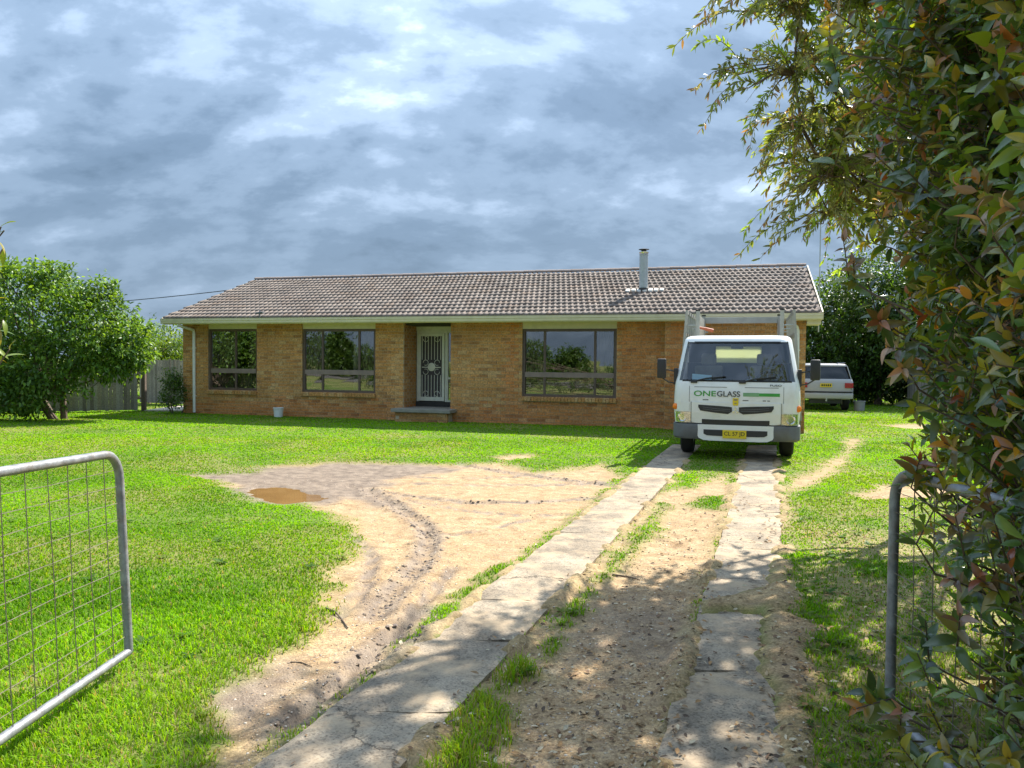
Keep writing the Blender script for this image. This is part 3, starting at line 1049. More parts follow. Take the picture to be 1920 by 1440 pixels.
wall = MB()
wall.box(0, W1[0], 0, 0.11, -0.05, WALL_H)
wall.box(W1[1], W2[0], 0, 0.11, -0.05, WALL_H)
wall.box(W2[1], DOOR[0], 0, 0.11, -0.05, WALL_H)
wall.box(DOOR[1], W3[0], 0, 0.11, -0.05, WALL_H)
wall.box(W3[1], PROJ_U + 0.1, 0, 0.11, -0.05, WALL_H)
for w in (W1, W2, W3):
    wall.box(w[0], w[1], 0, 0.11, -0.05, w[2] - 0.1)
wall.box(PROJ_U, HL, -PROJ, 0.11 - PROJ, -0.05, WALL_H)
wall.box(PROJ_U, PROJ_U + 0.11, 0.111 - PROJ, -0.001, -0.05, WALL_H)
wall.box(DOOR[0] - 0.11, DOOR[0], 0.111, REC + 0.1, -0.05, WALL_H)
wall.box(DOOR[1], DOOR[1] + 0.11, 0.111, REC + 0.1, -0.05, WALL_H)
wall_o = wall.build('front_wall', 'mortar', house)
mb = MB()
mb.box(0.0, 0.11, 0.112, HD, -0.05, WALL_H)
mb.box(HL - 0.11, HL, 0.112 - PROJ, HD, -0.05, WALL_H)
mb.box(0.112, HL - 0.112, HD - 0.11, HD, -0.05, WALL_H)
for u0 in (0.0, HL - 0.11):   # gable triangles
    mb.add([(u0, 0.0, WALL_H), (u0, HD, WALL_H), (u0, HD / 2, 4.05), (u0 + 0.11, 0.0, WALL_H), (u0 + 0.11, HD, WALL_H), (u0 + 0.11, HD / 2, 4.05)],
           [(0, 1, 2), (3, 5, 4), (0, 2, 5, 3), (1, 4, 5, 2), (0, 3, 4, 1)])
mb.build('side_wall', 'mortar', house)


def intervals(z0, z1, u0, u1, holes):
    segs = [(u0, u1)]
    for a, b, c, d in holes:
        if z1 > c - 0.01 and z0 < d + 0.01:
            segs = [s for p, q in segs for s in ((p, min(q, a)), (max(p, b), q)) if s[1] - s[0] > 0.02]
    return segs


r_ = random.Random(5)
HOLES = [(W1[0], W1[1], W1[2] - 0.11, 9), (W2[0], W2[1], W2[2] - 0.11, 9), (W3[0], W3[1], W3[2] - 0.11, 9), (DOOR[0], DOOR[1], -1, 9)]
pieces = []                       # (kind, u0, u1, z0, y, colour index, colour)
for plane, u0, u1, yy, holes in (('front', 0, PROJ_U, 0.0, HOLES), ('front', PROJ_U, HL, -PROJ, [])):
    for k in range(31):
        z0 = -0.02 + k * (BR_H + MORT)
        if z0 + BR_H > WALL_H:
            break
        for a, b in intervals(z0, z0 + BR_H, u0, u1, holes):
            off = 0.0 if k % 2 else 0.12
            i = math.floor((a - off) / 0.24)
            while True:
                x0 = off + i * 0.24
                x1 = x0 + BR_L
                i += 1
                if x0 > b:
                    break
                c0, c1 = max(x0, a + (0 if a == u0 else 0.0)), min(x1, b)
                if c1 - c0 < 0.03:
                    continue
                ci, c = brick_col(z0, r_)
                pieces.append((c0, c1, z0, yy, ci, c))
full = []
rest = MB()
rest2 = []


def cam_dist(u, y, z):
    p = HOUSE_O + HUX * u + HUY * y
    return math.hypot(p[0], p[1])


cand = []
for p in pieces:
    if p[1] - p[0] > BR_L - 0.004 and p[0] < 14.45 and p[2] > 0.0:
        cand.append((cam_dist(p[0], p[3], 0), p))
cand.sort(key=lambda q: q[0])
single = set(id(q[1]) for q in cand[:300])
brick_mesh = {}
for p in pieces:
    c0, c1, z0, yy, ci, c = p
    pr = r_.uniform(-0.0025, 0.003)
    if id(p) in single:
        key = (ci, bool(c[0] * 0.99 > BRICK_COLS[ci][0]))
        if key not in brick_mesh:
            m2 = MB()
            m2.col = tuple(c)
            m2.box(0, BR_L, -0.010, 0.03, 0, BR_H)
            t = m2.build('brick', 'brick', wall_o, attr=True)
            brick_mesh[key] = t.data
        else:
            t = link('brick', brick_mesh[key], 'brick', wall_o)
        t.location = (c0, yy + pr, z0)
    else:
        rest.col = tuple(c)
        rest.box(c0, c1, yy - 0.010 + pr, yy + 0.03, z0, z0 + BR_H)
# porch reveal bricks (face +x) and the far reveal
for k in range(31):
    z0 = -0.02 + k * (BR_H + MORT)
    if z0 + BR_H > WALL_H:
        break
    v = 0.0 if k % 2 else -0.12
    while v < REC:
        a, b = max(v, 0.0), min(v + BR_L, REC)
        if b - a > 0.03:
            rest.col = tuple(brick_col(z0, r_)[1])
            rest.box(DOOR[0] - 0.03, DOOR[0] + 0.010, a + 0.034, b, z0, z0 + BR_H)
            rest.col = tuple(brick_col(z0, r_)[1])
            rest.box(DOOR[1] - 0.010, DOOR[1] + 0.03, a + 0.034, b, z0, z0 + BR_H)
        v += 0.24
tag(rest.build('brickwork', 'brick', wall_o, attr=True), kind='stuff')

# inside of the rooms (dark)
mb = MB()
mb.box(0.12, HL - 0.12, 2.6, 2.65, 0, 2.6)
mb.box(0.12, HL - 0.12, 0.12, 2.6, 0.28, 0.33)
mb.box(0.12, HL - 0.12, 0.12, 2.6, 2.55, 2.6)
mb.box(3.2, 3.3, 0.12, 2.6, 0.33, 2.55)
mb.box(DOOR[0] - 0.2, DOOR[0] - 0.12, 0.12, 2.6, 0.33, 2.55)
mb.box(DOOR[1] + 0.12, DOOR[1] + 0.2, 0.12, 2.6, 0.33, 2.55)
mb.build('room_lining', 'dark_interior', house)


def pleats(mb, x0, x1, y, z0, z1, amp=0.025, pitch=0.09):
    n = max(4, int((x1 - x0) / pitch * 6))
    vs, fs = [], []
    for i in range(n + 1):
        x = x0 + (x1 - x0) * i / n
        yy = y + amp * math.sin(i * 2 * math.pi / 6)
        vs += [(x, yy, z0), (x, yy, z1)]
    for i in range(n):
        fs.append((2 * i, 2 * i + 2, 2 * i + 3, 2 * i + 1))
    mb.add(vs, fs)


def window(w, mulls, zt, curtains, label):
    u0, u1, z0, z1 = w
    root = tag(empty('window', (0, 0, 0)), label)
    root.parent = house
    fr = MB()
    F = 0.068
    y0, y1 = 0.045, 0.105
    fr.box(u0, u0 + F, y0, y1, z0, z1)
    fr.box(u1 - F, u1, y0, y1, z0, z1)
    fr.box(u0 + F, u1 - F, y0, y1, z1 - F, z1)
    fr.box(u0 + F, u1 - F, y0, y1, z0, z0 + F)
    for m in mulls:
        fr.box(m - 0.03, m + 0.03, y0 + 0.004, y1 - 0.004, z0 + F, zt - 0.0655)
        fr.box(m - 0.03, m + 0.03, y0 + 0.004, y1 - 0.004, zt + 0.0655, z1 - F)
    fr.build('window_frame', 'brown_frame', root, bevel=0.004)
    MB().box(u0 + F, u1 - F, y0 - 0.012, y1 - 0.002, zt - 0.065, zt + 0.065).build('transom', 'brown_rail', root, bevel=0.004)
    xs = [u0 + F] + list(mulls) + [u1 - F]
    for a, b in zip(xs[:-1], xs[1:]):
        for c, d in ((z0 + F, zt - 0.065), (zt + 0.065, z1 - F)):
            yj = random.uniform(0.07, 0.078)
            tl = random.uniform(-0.002, 0.002)
            q = MB()
            q.hexa([(a + 0.02, yj, c), (b - 0.02, yj + tl, c), (a + 0.02, yj + 0.005, c), (b - 0.02, yj + 0.005 + tl, c),
                    (a + 0.02, yj + tl, d), (b - 0.02, yj, d), (a + 0.02, yj + 0.005 + tl, d), (b - 0.02, yj + 0.005, d)])
            q.build('pane', 'window_glass', root)
    for kind, a, b, c, d, y in curtains:
        q = MB()
        if kind == 'blind':
            z = c
            while z < d:
                q.box(a, b, y, y + 0.02, z, z + 0.034)
                z += 0.045
            q.build('blind', 'blind', root)
        else:
            pleats(q, a, b, y, c, d)
            q.build('curtain', kind, root)
    # painted board filling up to the soffit
    MB().box(u0, u1, 0.02, 0.10, z1 + 0.002, WALL_H).build('head_board', 'cream_paint', root)
    # sloping header-brick sill
    sill = empty('window_sill')
    sill.parent = house
    n = max(3, round((u1 - u0) / 0.086))
    pitch = (u1 - u0 + 0.03) / n
    base = MB()
    base.box(u0 + 0.002, u1 - 0.002, 0.0, 0.11, z0 - 0.0985, z0 - 0.012)
    base.build('mortar_bed', 'mortar', sill)
    meshes = []
    for i in range(n):
        if i < 6:
            q = MB()
            q.col = tuple(BRICK_COLS[(i * 3) % 10] * np.array([1.0, 1.0, 1.0]))
            wd = pitch - 0.010
            q.hexa([(0, -0.075, -0.105), (wd, -0.075, -0.105), (0, 0.10, -0.075), (wd, 0.10, -0.075),
                    (0, -0.085, -0.012), (wd, -0.085, -0.012), (0, 0.044, 0.006), (wd, 0.044, 0.006)])
            o = q.build('brick', 'brick', sill, attr=True)
            meshes.append(o.data)
        else:
            o = link('brick', r_.choice(meshes), 'brick', sill)
        o.location = (u0 - 0.01 + i * pitch, r_.uniform(-0.003, 0.003), z0 - 0.004)
    return root


window(W1, [1.77], 1.26, [('curtain_dark', 0.92, 1.72, 0.75, 2.42, 0.17), ('curtain_dark', 2.15, 2.47, 0.75, 2.42, 0.18),
                          ('blind', 0.95, 2.45, 0.75, 1.19, 0.21)], 'narrow brown window by the downpipe')
window(W2, [4.60, 5.73], 1.26, [('curtain_dark', 4.05, 4.58, 0.75, 2.42, 0.16), ('curtain_pale', 5.50, 5.72, 0.75, 2.42, 0.16),
                                ('curtain_dark', 5.75, 6.2, 0.75, 2.42, 0.17), ('blind', 4.06, 6.18, 0.76, 1.19, 0.21)], 'brown three light window beside the porch')
window(W3, [10.98, 12.28], 1.27, [('blind', 10.47, 12.76, 0.78, 1.20, 0.14), ('curtain_dark', 12.32, 12.78, 1.3, 2.40, 0.16),
                                  ('curtain_dark', 10.45, 10.95, 1.3, 2.4, 0.17)], 'widest brown window between porch and truck')

# porch: door frame, security screen, sidelight, step
YD = REC
door = empty('front_door')
door.parent = house
tag(door, 'white security screen door with scrolled grille and oval medallion')
fx0, fx1, dz0, dz1 = 7.12, 8.00, 0.47, 2.43
mb = MB()
mb.box(fx0, fx0 + 0.05, YD, YD + 0.1, dz0, dz1)
mb.box(fx1 - 0.04, fx1 + 0.02, YD, YD + 0.1, dz0, dz1)
mb.box(fx0 + 0.05, fx1 - 0.04, YD, YD + 0.1, dz1 - 0.06, dz1)
mb.box(DOOR[0] + 0.012, DOOR[1] - 0.012, YD, YD + 0.1, dz1 + 0.003, WALL_H)
mb.build('door_frame', 'screen_door', door)
sx0, sx1, sz0, sz1 = fx0 + 0.055, fx1 - 0.045, dz0 + 0.02, dz1 - 0.065
mb = MB()
for a, b, c, d in ((sx0, sx0 + 0.075, sz0, sz1), (sx1 - 0.075, sx1, sz0, sz1), (sx0 + 0.075, sx1 - 0.075, sz1 - 0.08, sz1), (sx0 + 0.075, sx1 - 0.075, sz0, sz0 + 0.11)):
    mb.box(a, b, YD - 0.03, YD - 0.004, c, d)
mb.build('screen_frame', 'screen_door', door, bevel=0.004)
cx, cz = (sx0 + sx1) / 2, 1.43
MB().box(sx0 + 0.06, sx1 - 0.06, YD - 0.008, YD - 0.003, sz0 + 0.1, sz1 - 0.06).build('fly_mesh', 'door_mesh', door)
for k in range(7):
    x = sx0 + 0.115 + k * (sx1 - sx0 - 0.23) / 6
    for a, b in ((sz0 + 0.11, cz - 0.22), (cz + 0.20, sz1 - 0.08)):
        MB().box(x - 0.007, x + 0.007, YD - 0.026, YD - 0.010, a, b).build('grille_bar', 'screen_door', door)
for s in (-1, 1):
    for zc, flip in ((cz + 0.12, 1), (cz - 0.13, -1), (sz0 + 0.2, 1), (sz1 - 0.16, -1)):
        q = MB()
        q.tube([(cx + s * (0.17 + 0.075 * math.cos(t)), YD - 0.018, zc + flip * 0.075 * math.sin(t)) for t in np.linspace(0, 5.2, 14)], 0.008, 6)
        q.build('scroll', 'screen_door', door, smooth=True)
    MB().box(cx + s * 0.19 - 0.09, cx + s * 0.19 + 0.09, YD - 0.026, YD - 0.010, cz - 0.02, cz + 0.005).build('grille_bar', 'screen_door', door)
q = MB()
q.lathe([(0.0, -0.030), (0.085, -0.028), (0.115, -0.014), (0.115, -0.008)], (cx, YD, cz), 20, 'y')
q.build('medallion', 'screen_door', door, smooth=True)
side = empty('sidelight')
side.parent = house
q = MB()
q.box(8.022, 8.05, YD + 0.01, YD + 0.09, dz0, dz1)
q.box(8.39, 8.43, YD + 0.01, YD + 0.09, dz0, dz1)
q.box(8.05, 8.39, YD + 0.01, YD + 0.09, 1.10, 1.15)
q.box(8.05, 8.39, YD + 0.01, YD + 0.09, dz0, dz0 + 0.05)
q.box(8.05, 8.39, YD + 0.01, YD + 0.09, dz1 - 0.05, dz1)
q.build('sidelight_frame', 'screen_door', side)
for a, b in ((dz0 + 0.05, 1.10), (1.15, dz1 - 0.05)):
    MB().box(8.05, 8.39, YD + 0.04, YD + 0.046, a, b).build('pane', 'window_glass', side)
st = empty('door_step')
st.parent = house
MB().box(DOOR[0] + 0.013, DOOR[1] - 0.013, 0.12, YD + 0.3, 0.26, 0.335).build('porch_floor', 'step_concrete', st)
MB().box(DOOR[0] + 0.014, DOOR[1] - 0.014, YD - 0.02, YD + 0.28, 0.337, dz0 - 0.003).build('threshold', 'dark_interior', st)
MB().box(6.95, 8.62, -0.52, 0.118, 0.245, 0.335).build('concrete_tread', 'step_concrete', st, bevel=0.012)
mb = MB()
for k in range(3):
    x = 7.05 + (0.12 if k % 2 else 0)
    while x < 8.5:
        mb.col = tuple(BRICK_COLS[r_.randrange(10)] * 0.8)
        mb.box(x, min(x + BR_L, 8.52), -0.46 + r_.uniform(-0.003, 0.003), -0.35, -0.02 + k * 0.086, 0.056 + k * 0.086)
        x += 0.24
mb.build('brick_riser', 'brick', st, attr=True)
MB().box(7.06, 8.5, -0.44, -0.015, -0.05, 0.24).build('riser_core', 'mortar', st)

# eaves: soffit, fascia, gutter, downpipes
U0, U1 = -0.30, 17.52
mb = MB()
mb.box(U0 + 0.03, U1 - 0.03, -EAVE + 0.03, 0.0, WALL_H + 0.002, WALL_H + 0.012)
mb.box(DOOR[0] - 0.1, DOOR[1] + 0.1, 0.001, REC + 0.15, WALL_H + 0.002, WALL_H + 0.012)
mb.build('soffit', 'cream_paint', house)
MB().box(U0 + 0.01, U1 - 0.01, -EAVE, -EAVE + 0.025, 2.585, 2.76).build('fascia', 'cream_paint', house)
gp = [(-EAVE - 0.002, 2.60), (-EAVE - 0.085, 2.60), (-EAVE - 0.10, 2.625), (-EAVE - 0.105, 2.675), (-EAVE - 0.118, 2.69), (-EAVE - 0.118, 2.725), (-EAVE - 0.125, 2.735), (-EAVE - 0.125, 2.748),
      (-EAVE - 0.112, 2.748), (-EAVE - 0.106, 2.70), (-EAVE - 0.092, 2.68), (-EAVE - 0.088, 2.63), (-EAVE - 0.08, 2.612), (-EAVE - 0.002, 2.612)]
MB().profile_x(gp, U0, U1).build('gutter', 'cream_paint', house, smooth=False)
for u0, u1 in ((U0 + 0.005, U0 + 0.018), (U1 - 0.018, U1 - 0.005)):
    MB().box(u0, u1, -EAVE - 0.085, -EAVE - 0.004, 2.614, 2.70).build('gutter_end', 'cream_paint', house)


def downpipe(u, yw, ztop):
    q = MB()
    q.tube([(u - 0.16, -EAVE - 0.03, 2.60), (u - 0.15, -EAVE - 0.02, 2.55), (u - 0.02, yw - 0.05, 2.44), (u, yw - 0.05, 2.36), (u, yw - 0.05, 0.03)], 0.042, 10)
    o = q.build('downpipe', 'white_paint', house, smooth=True)
    for z in (0.5, 1.9):
        MB().box(u - 0.06, u + 0.06, yw - 0.055, yw - 0.012, z, z + 0.03).build('bracket', 'white_paint', o)


downpipe(0.42, 0.0, 2.6)
downpipe(17.02, -PROJ, 2.6)

# roof: battened base, real tiles, ridge and verge
SLOPE = RAD(19.2)
RUN = HD / 2 + EAVE
Z_E = 2.775
ca, sa = math.cos(SLOPE), math.sin(SLOPE)
roof = MB()
for s in (0, 1):
    yE, yR = (-EAVE - 0.03, HD / 2) if s == 0 else (HD + EAVE + 0.03, HD / 2)
    zr = Z_E + RUN * math.tan(SLOPE) - 0.02
    roof.hexa([(U0 + 0.02, yE, Z_E - 0.06), (U1 - 0.02, yE, Z_E - 0.06), (U0 + 0.02, yR, zr - 0.06), (U1 - 0.02, yR, zr - 0.06),
               (U0 + 0.02, yE, Z_E - 0.02), (U1 - 0.02, yE, Z_E - 0.02), (U0 + 0.02, yR, zr - 0.02), (U1 - 0.02, yR, zr - 0.02)])
plain('roof_under', (0.13, 0.10, 0.09), 0.9)
roof_o = roof.build('roof', 'roof_under', house)
TW, EXPO, TLEN = 0.30, 0.335, 0.385
xs = np.linspace(0, TW, 17)


def wave(x):
    return 0.026 * np.maximum(0, np.cos((x / 0.15) * 2 * np.pi)) ** 0.8


def tile_mesh():
    vs, fs = [], []
    for i, x in enumerate(xs):
        n = float(wave(x))
        vs += [(x, 0.0, 0.012), (x, 0.0, 0.034 + n), (x, TLEN * 0.5, 0.020 + n), (x, TLEN, 0.004 + n)]
    for i in range(len(xs) - 1):
        a, b = i * 4, i * 4 + 4
        fs += [(a, b, b + 1, a + 1), (a + 1, b + 1, b + 2, a + 2), (a + 2, b + 2, b + 3, a + 3)]
    return np.array(vs, np.float32), np.array(fs, np.int32)


tv, tf = tile_mesh()
TILE_COLS = np.array([[0.215, 0.175, 0.145], [0.23, 0.188, 0.158], [0.195, 0.155, 0.128], [0.245, 0.203, 0.17], [0.21, 0.163, 0.13], [0.185, 0.153, 0.130], [0.235, 0.195, 0.165], [0.205, 0.172, 0.147]])
tile_meshes = []
for c in TILE_COLS:
    tile_meshes.append(raw_mesh('roof_tile', tv, tf, np.tile(c, (len(tv), 1)), False))
tiles = []
rows = int((RUN + 0.05) / ca / EXPO)
for r in range(rows + 1):
    off = 0.0 if r % 2 else 0.075
    n = int((U1 - U0 - off) / TW)
    for k in range(n):
        u = U0 + off + k * TW
        s = r * EXPO - 0.05
        if s + 0.2 > RUN / ca:
            continue
        y = -EAVE - 0.035 + s * ca
        z = Z_E - 0.01 + s * sa
        tiles.append((u, y, z, r_.choices(range(8), [14, 14, 10, 8, 7, 8, 10, 12])[0]))
tiles.sort(key=lambda t: cam_dist(t[0] + 0.15, t[1], 0))
Rx = np.array([[1, 0, 0], [0, ca, -sa], [0, sa, ca]])
for t in tiles[:300]:
    o = link('roof_tile', tile_meshes[t[3]], 'roof_tile', roof_o)
    o.location = (t[0], t[1], t[2] + r_.uniform(-0.002, 0.003))
    o.rotation_euler = (SLOPE + r_.uniform(-0.006, 0.006), 0, r_.uniform(-0.008, 0.008))
rest_t = tiles[300:]
pos = np.array([(t[0], t[1], t[2] + r_.uniform(-0.002, 0.003)) for t in rest_t])
Ms = np.tile(Rx, (len(pos), 1, 1))
o = bulk('tile_field', tv, tf, pos, Ms, TILE_COLS[[t[3] for t in rest_t]], 'roof_tile', roof_o)
tag(o, kind='stuff')
# far slope tiles, one field
pos = []
for r in range(rows + 1):
    s = r * EXPO - 0.05
    if s + 0.2 > RUN / ca:
        continue
    for k in range(int((U1 - U0) / TW)):
        pos.append((U1 - k * TW, HD + EAVE + 0.035 - s * ca, Z_E - 0.01 + s * sa))
pos = np.array(pos)
Rb = np.array([[-1, 0, 0], [0, -1, 0], [0, 0, 1]]) @ Rx
tag(bulk('back_tile_field', tv, tf, pos, np.tile(Rb, (len(pos), 1, 1)), TILE_COLS[rng.integers(0, 8, len(pos))], 'roof_tile', roof_o), kind='stuff')
ZR = Z_E + RUN * math.tan(SLOPE)
cap = MB()
cap.col = (0.33, 0.26, 0.22)
arc = [(0.115 * math.cos(a), 0.075 * math.sin(a)) for a in np.linspace(math.pi, 0, 9)]
vs = [(0.0, y, z) for y, z in arc] + [(0.40, y * 0.9, z * 0.88) for y, z in arc]
cap.add(vs, [(i, i + 1, i + 10, i + 9) for i in range(8)] + [tuple(range(9))])
q = cap.build('ridge_tile', 'roof_tile', roof_o, smooth=True, attr=True)
cap_me = q.data
k = 0
u = U0
while u < U1 - 0.1:
    if k:
        q = link('ridge_tile', cap_me, 'roof_tile', roof_o)
    q.location = (u, HD / 2, ZR + 0.02 + r_.uniform(-0.004, 0.004))
    u += 0.37
    k += 1
for uu in (U0 - 0.02, U1 - 0.005):     # verge boards at both gables
    mb = MB()
    zr = ZR - 0.02
    mb.hexa([(uu, -EAVE - 0.03, 2.60), (uu + 0.025, -EAVE - 0.03, 2.60), (uu, HD / 2, zr - 0.16), (uu + 0.025, HD / 2, zr - 0.16),
             (uu, -EAVE - 0.03, 2.78), (uu + 0.025, -EAVE - 0.03, 2.78), (uu, HD / 2, zr + 0.05), (uu + 0.025, HD / 2, zr + 0.05)])
    mb.build('verge_board', 'cream_paint', house)
MB().box(HL + 0.003, U1 - 0.02, -EAVE + 0.03, 0.2, 2.50, 2.636).build('eave_box', 'cream_paint', house)

# stove flue with cowl and cement flashing
FU, FY = 13.28, 1.55
FZ = Z_E + (FY + EAVE) * math.tan(SLOPE)
flue = empty('chimney_flue', (FU, FY, FZ))
flue.parent = house
q = MB()
q.lathe([(0.115, -0.1), (0.115, 0.96), (0.12, 0.962), (0.12, 0.98), (0.10, 0.981)], n=18)
q.build('flue_pipe', 'galvanised', flue, smooth=True)
q = MB()
q.lathe([(0.135, -0.02), (0.13, 0.09), (0.118, 0.10)], n=18)
q.build('flue_collar', 'lead_dark', flue, smooth=True)
q = MB()
q.lathe([(0.105, 0.982), (0.13, 1.03), (0.13, 1.045), (0.04, 1.05)], n=18)
q.build('flue_band', 'chrome', flue, smooth=True)
q = MB()
q.lathe([(0.06, 1.055), (0.075, 1.09), (0.14, 1.105), (0.14, 1.115), (0.02, 1.14)], n=18)
q.build('cowl', 'lead_dark', flue, smooth=True)
fl = MB()
for k in range(7):
    x = -0.46 + k * 0.148
    s0 = r_.uniform(-0.06, 0.0)
    y0, y1 = -0.10 + s0, 0.06
    zz = lambda y: y * math.tan(SLOPE)
    fl.hexa([(x, y0, zz(y0) + 0.03), (x + 0.11, y0, zz(y0) + 0.03), (x, y1, zz(y1) + 0.03), (x + 0.11, y1, zz(y1) + 0.03),
             (x, y0, zz(y0) + 0.078), (x + 0.11, y0, zz(y0) + 0.078), (x, y1, zz(y1) + 0.07), (x + 0.11, y1, zz(y1) + 0.07)])
fl.build('flashing', 'cement_patch', flue, bevel=0.01)

# service bracket on the gutter, aerial mast behind the right gable
q = MB()
q.tube([(3.02, -EAVE - 0.10, 2.74), (3.02, -EAVE - 0.14, 2.86), (3.02, -EAVE - 0.10, 2.95)], 0.018, 6)
q.tube([(2.90, -EAVE - 0.13, 2.87), (3.14, -EAVE - 0.13, 2.90)], 0.03, 6)
q.build('cable_bracket', 'grey_plastic', house, smooth=True)
mast = empty('aerial_mast', (17.85, 4.0, 0))
mast.parent = house
q = MB()
q.tube([(0, 0, 2.5), (0, 0, 6.1)], 0.018, 6)
q.tube([(-0.40, 0, 2.9), (0, 0, 2.9)], 0.012, 6)
q.build('mast_pole', 'galvanised', mast)
q = MB()
q.tube([(0.0, -0.5, 6.05), (0.0, 0.6, 6.05)], 0.01, 5)
q.build('aerial_boom', 'galvanised', mast)
for k in range(6):
    MB().tube([(-0.25 + 0.01 * k, -0.45 + k * 0.2, 6.05), (0.25 - 0.01 * k, -0.45 + k * 0.2, 6.05)], 0.005, 5).build('aerial_rod', 'galvanised', mast)


# bucket at the foot of the front wall
def bucket(name, loc, r, h, label, mat='bucket_white'):
    b = empty(name, loc, 0.4, label, 'bucket')
    q = MB()
    q.lathe([(0.0, 0.004), (r * 0.86, 0.0), (r, h), (r + 0.012, h), (r + 0.012, h - 0.025), (r - 0.002, h - 0.03), (r - 0.012, h - 0.01), (r * 0.84, 0.02), (0, 0.02)], n=22, caps=False)
    q.build('tub', mat, b, smooth=True)
    q = MB()
    q.tube([((r + 0.012) * math.cos(t), -0.35 * r * math.sin(t) - 0.01, h - 0.03 - 0.7 * r * math.sin(t)) for t in np.linspace(0, math.pi, 12)], 0.003, 5)
    q.build('handle', 'galvanised', b)


bp = gnd(533, 779)
bucket('plastic_bucket', (bp.x, bp.y - 0.55, 0.0), 0.135, 0.26, 'white plastic bucket on the grass against the brick wall')

# service line coming in over the garden
pA = at_depth(150, 556, 30)
pB = Vector((HOUSE_O[0], HOUSE_O[1], 0)) + Vector((HUX[0], HUX[1], 0)) * 0.4 + Vector((HUY[0], HUY[1], 0)) * 4.5 + Vector((0, 0, 4.25))
pA = pB + (at_depth(150, 558, 34) - pB) * 1.0
pA = pB + (pA - pB) * 2.2
q = MB()
q.tube([pA.lerp(pB, t) + Vector((0, 0, -1.2 * 4 * t * (1 - t) * 0.25)) for t in np.linspace(0, 1, 17)], 0.016, 5)
tag(q.build('power_line', 'cable', smooth=True), 'thin black service cable strung over the garden to the roof', 'cable')

# ------------------------------------------------------------------ vehicles
def outline(w, yf, yb, r, bow, nf=7, na=5):
    """half plan outline from front centre round the +x side to the back centre, mirrored into a loop"""
    h = []
    for i in range(nf + 1):
        x = (w - r) * i / nf
        h.append((x, yf + bow * (x / w) ** 2))
    y0 = yf + bow * ((w - r) / w) ** 2
    for i in range(1, na + 1):
        a = math.pi / 2 * i / na
        h.append((w - r + r * math.sin(a), y0 + r * (1 - math.cos(a))))
    for i in range(1, 4):
        h.append((w, y0 + r + (yb - 0.05 - y0 - r) * i / 3))
    h.append((w - 0.05, yb))
    h.append((0, yb))
    left = [(-x, y) for x, y in h[1:-1]][::-1]
    return h + left


def loft(levels, skip=None, top=True, bottom=True):
    loops = [(z, outline(*p)) for z, *p in levels]
    n = len(loops[0][1])
    vs = [(x, y, z) for z, lp in loops for x, y in lp]
    fs = []
    for k in range(len(loops) - 1):
        for i in range(n):
            if skip and skip(k, i, n):
                continue
            j = (i + 1) % n
            fs.append((k * n + i, k * n + j, (k + 1) * n + j, (k + 1) * n + i))
    if bottom:
        fs.append(tuple(range(n - 1, -1, -1)))
    if top:
        b = (len(loops) - 1) * n
        fs.append(tuple(b + i for i in range(n)))
    return vs, fs


def text_mesh(body, height, width=None, bold=0.0):
    cu = bpy.data.curves.new('lettering', 'FONT')
    cu.body = body
    cu.extrude = 0.001
    cu.offset = bold
    o = bpy.data.objects.new('lettering_tmp', cu)
    COL.objects.link(o)
    dg = bpy.context.evaluated_depsgraph_get()
    me = bpy.data.meshes.new_from_object(o.evaluated_get(dg))
    bpy.data.objects.remove(o)
    bpy.data.curves.remove(cu)
    co = np.empty(len(me.vertices) * 3, np.float32)
    me.vertices.foreach_get('co', co)
    co = co.reshape(-1, 3)
    lo, hi = co.min(0), co.max(0)
    s = height / (hi[1] - lo[1])
    sx = s if width is None else width / (hi[0] - lo[0])
    out = np.stack([(co[:, 0] - lo[0]) * sx, -co[:, 2], (co[:, 1] - lo[1]) * s], 1)
    me.vertices.foreach_set('co', out.ravel())
    me.materials.clear()
    me.update()
    return me, (hi[0] - lo[0]) * sx


TY = RAD(17.5)
truck = empty('glazier_truck', (3.64, 12.50, 0.012), -TY, 'white flatbed glazier truck with glass racks parked on the wheel strips', 'truck')
YB = 1.70
CAB = [(0.60, 0.985, 0.03, YB, 0.17, 0.05), (0.80, 1.00, 0.0, YB, 0.17, 0.05), (1.05, 1.00, 0.0, YB, 0.17, 0.05), (1.24, 0.99, 0.02, YB, 0.17, 0.05),
       (1.30, 0.98, 0.045, YB, 0.17, 0.05), (1.50, 0.948, 0.13, YB, 0.17, 0.05), (1.72, 0.913, 0.225, YB, 0.17, 0.05), (1.945, 0.875, 0.325, YB, 0.17, 0.05),
       (1.99, 0.865, 0.35, YB, 0.18, 0.05), (2.03, 0.84, 0.41, YB - 0.01, 0.19, 0.05), (2.055, 0.79, 0.50, YB - 0.04, 0.2, 0.05), (2.065, 0.70, 0.62, YB - 0.1, 0.2, 0.04)]
WS0, WS1 = 4, 7


def is_ws(k, i, n, e=9):
    return WS0 <= k < WS1 and (i < e or i >= n - e)


def is_side(k, i, n):
    return WS0 <= k < WS1 and (12 <= i < 14 or n - 14 <= i < n - 12)


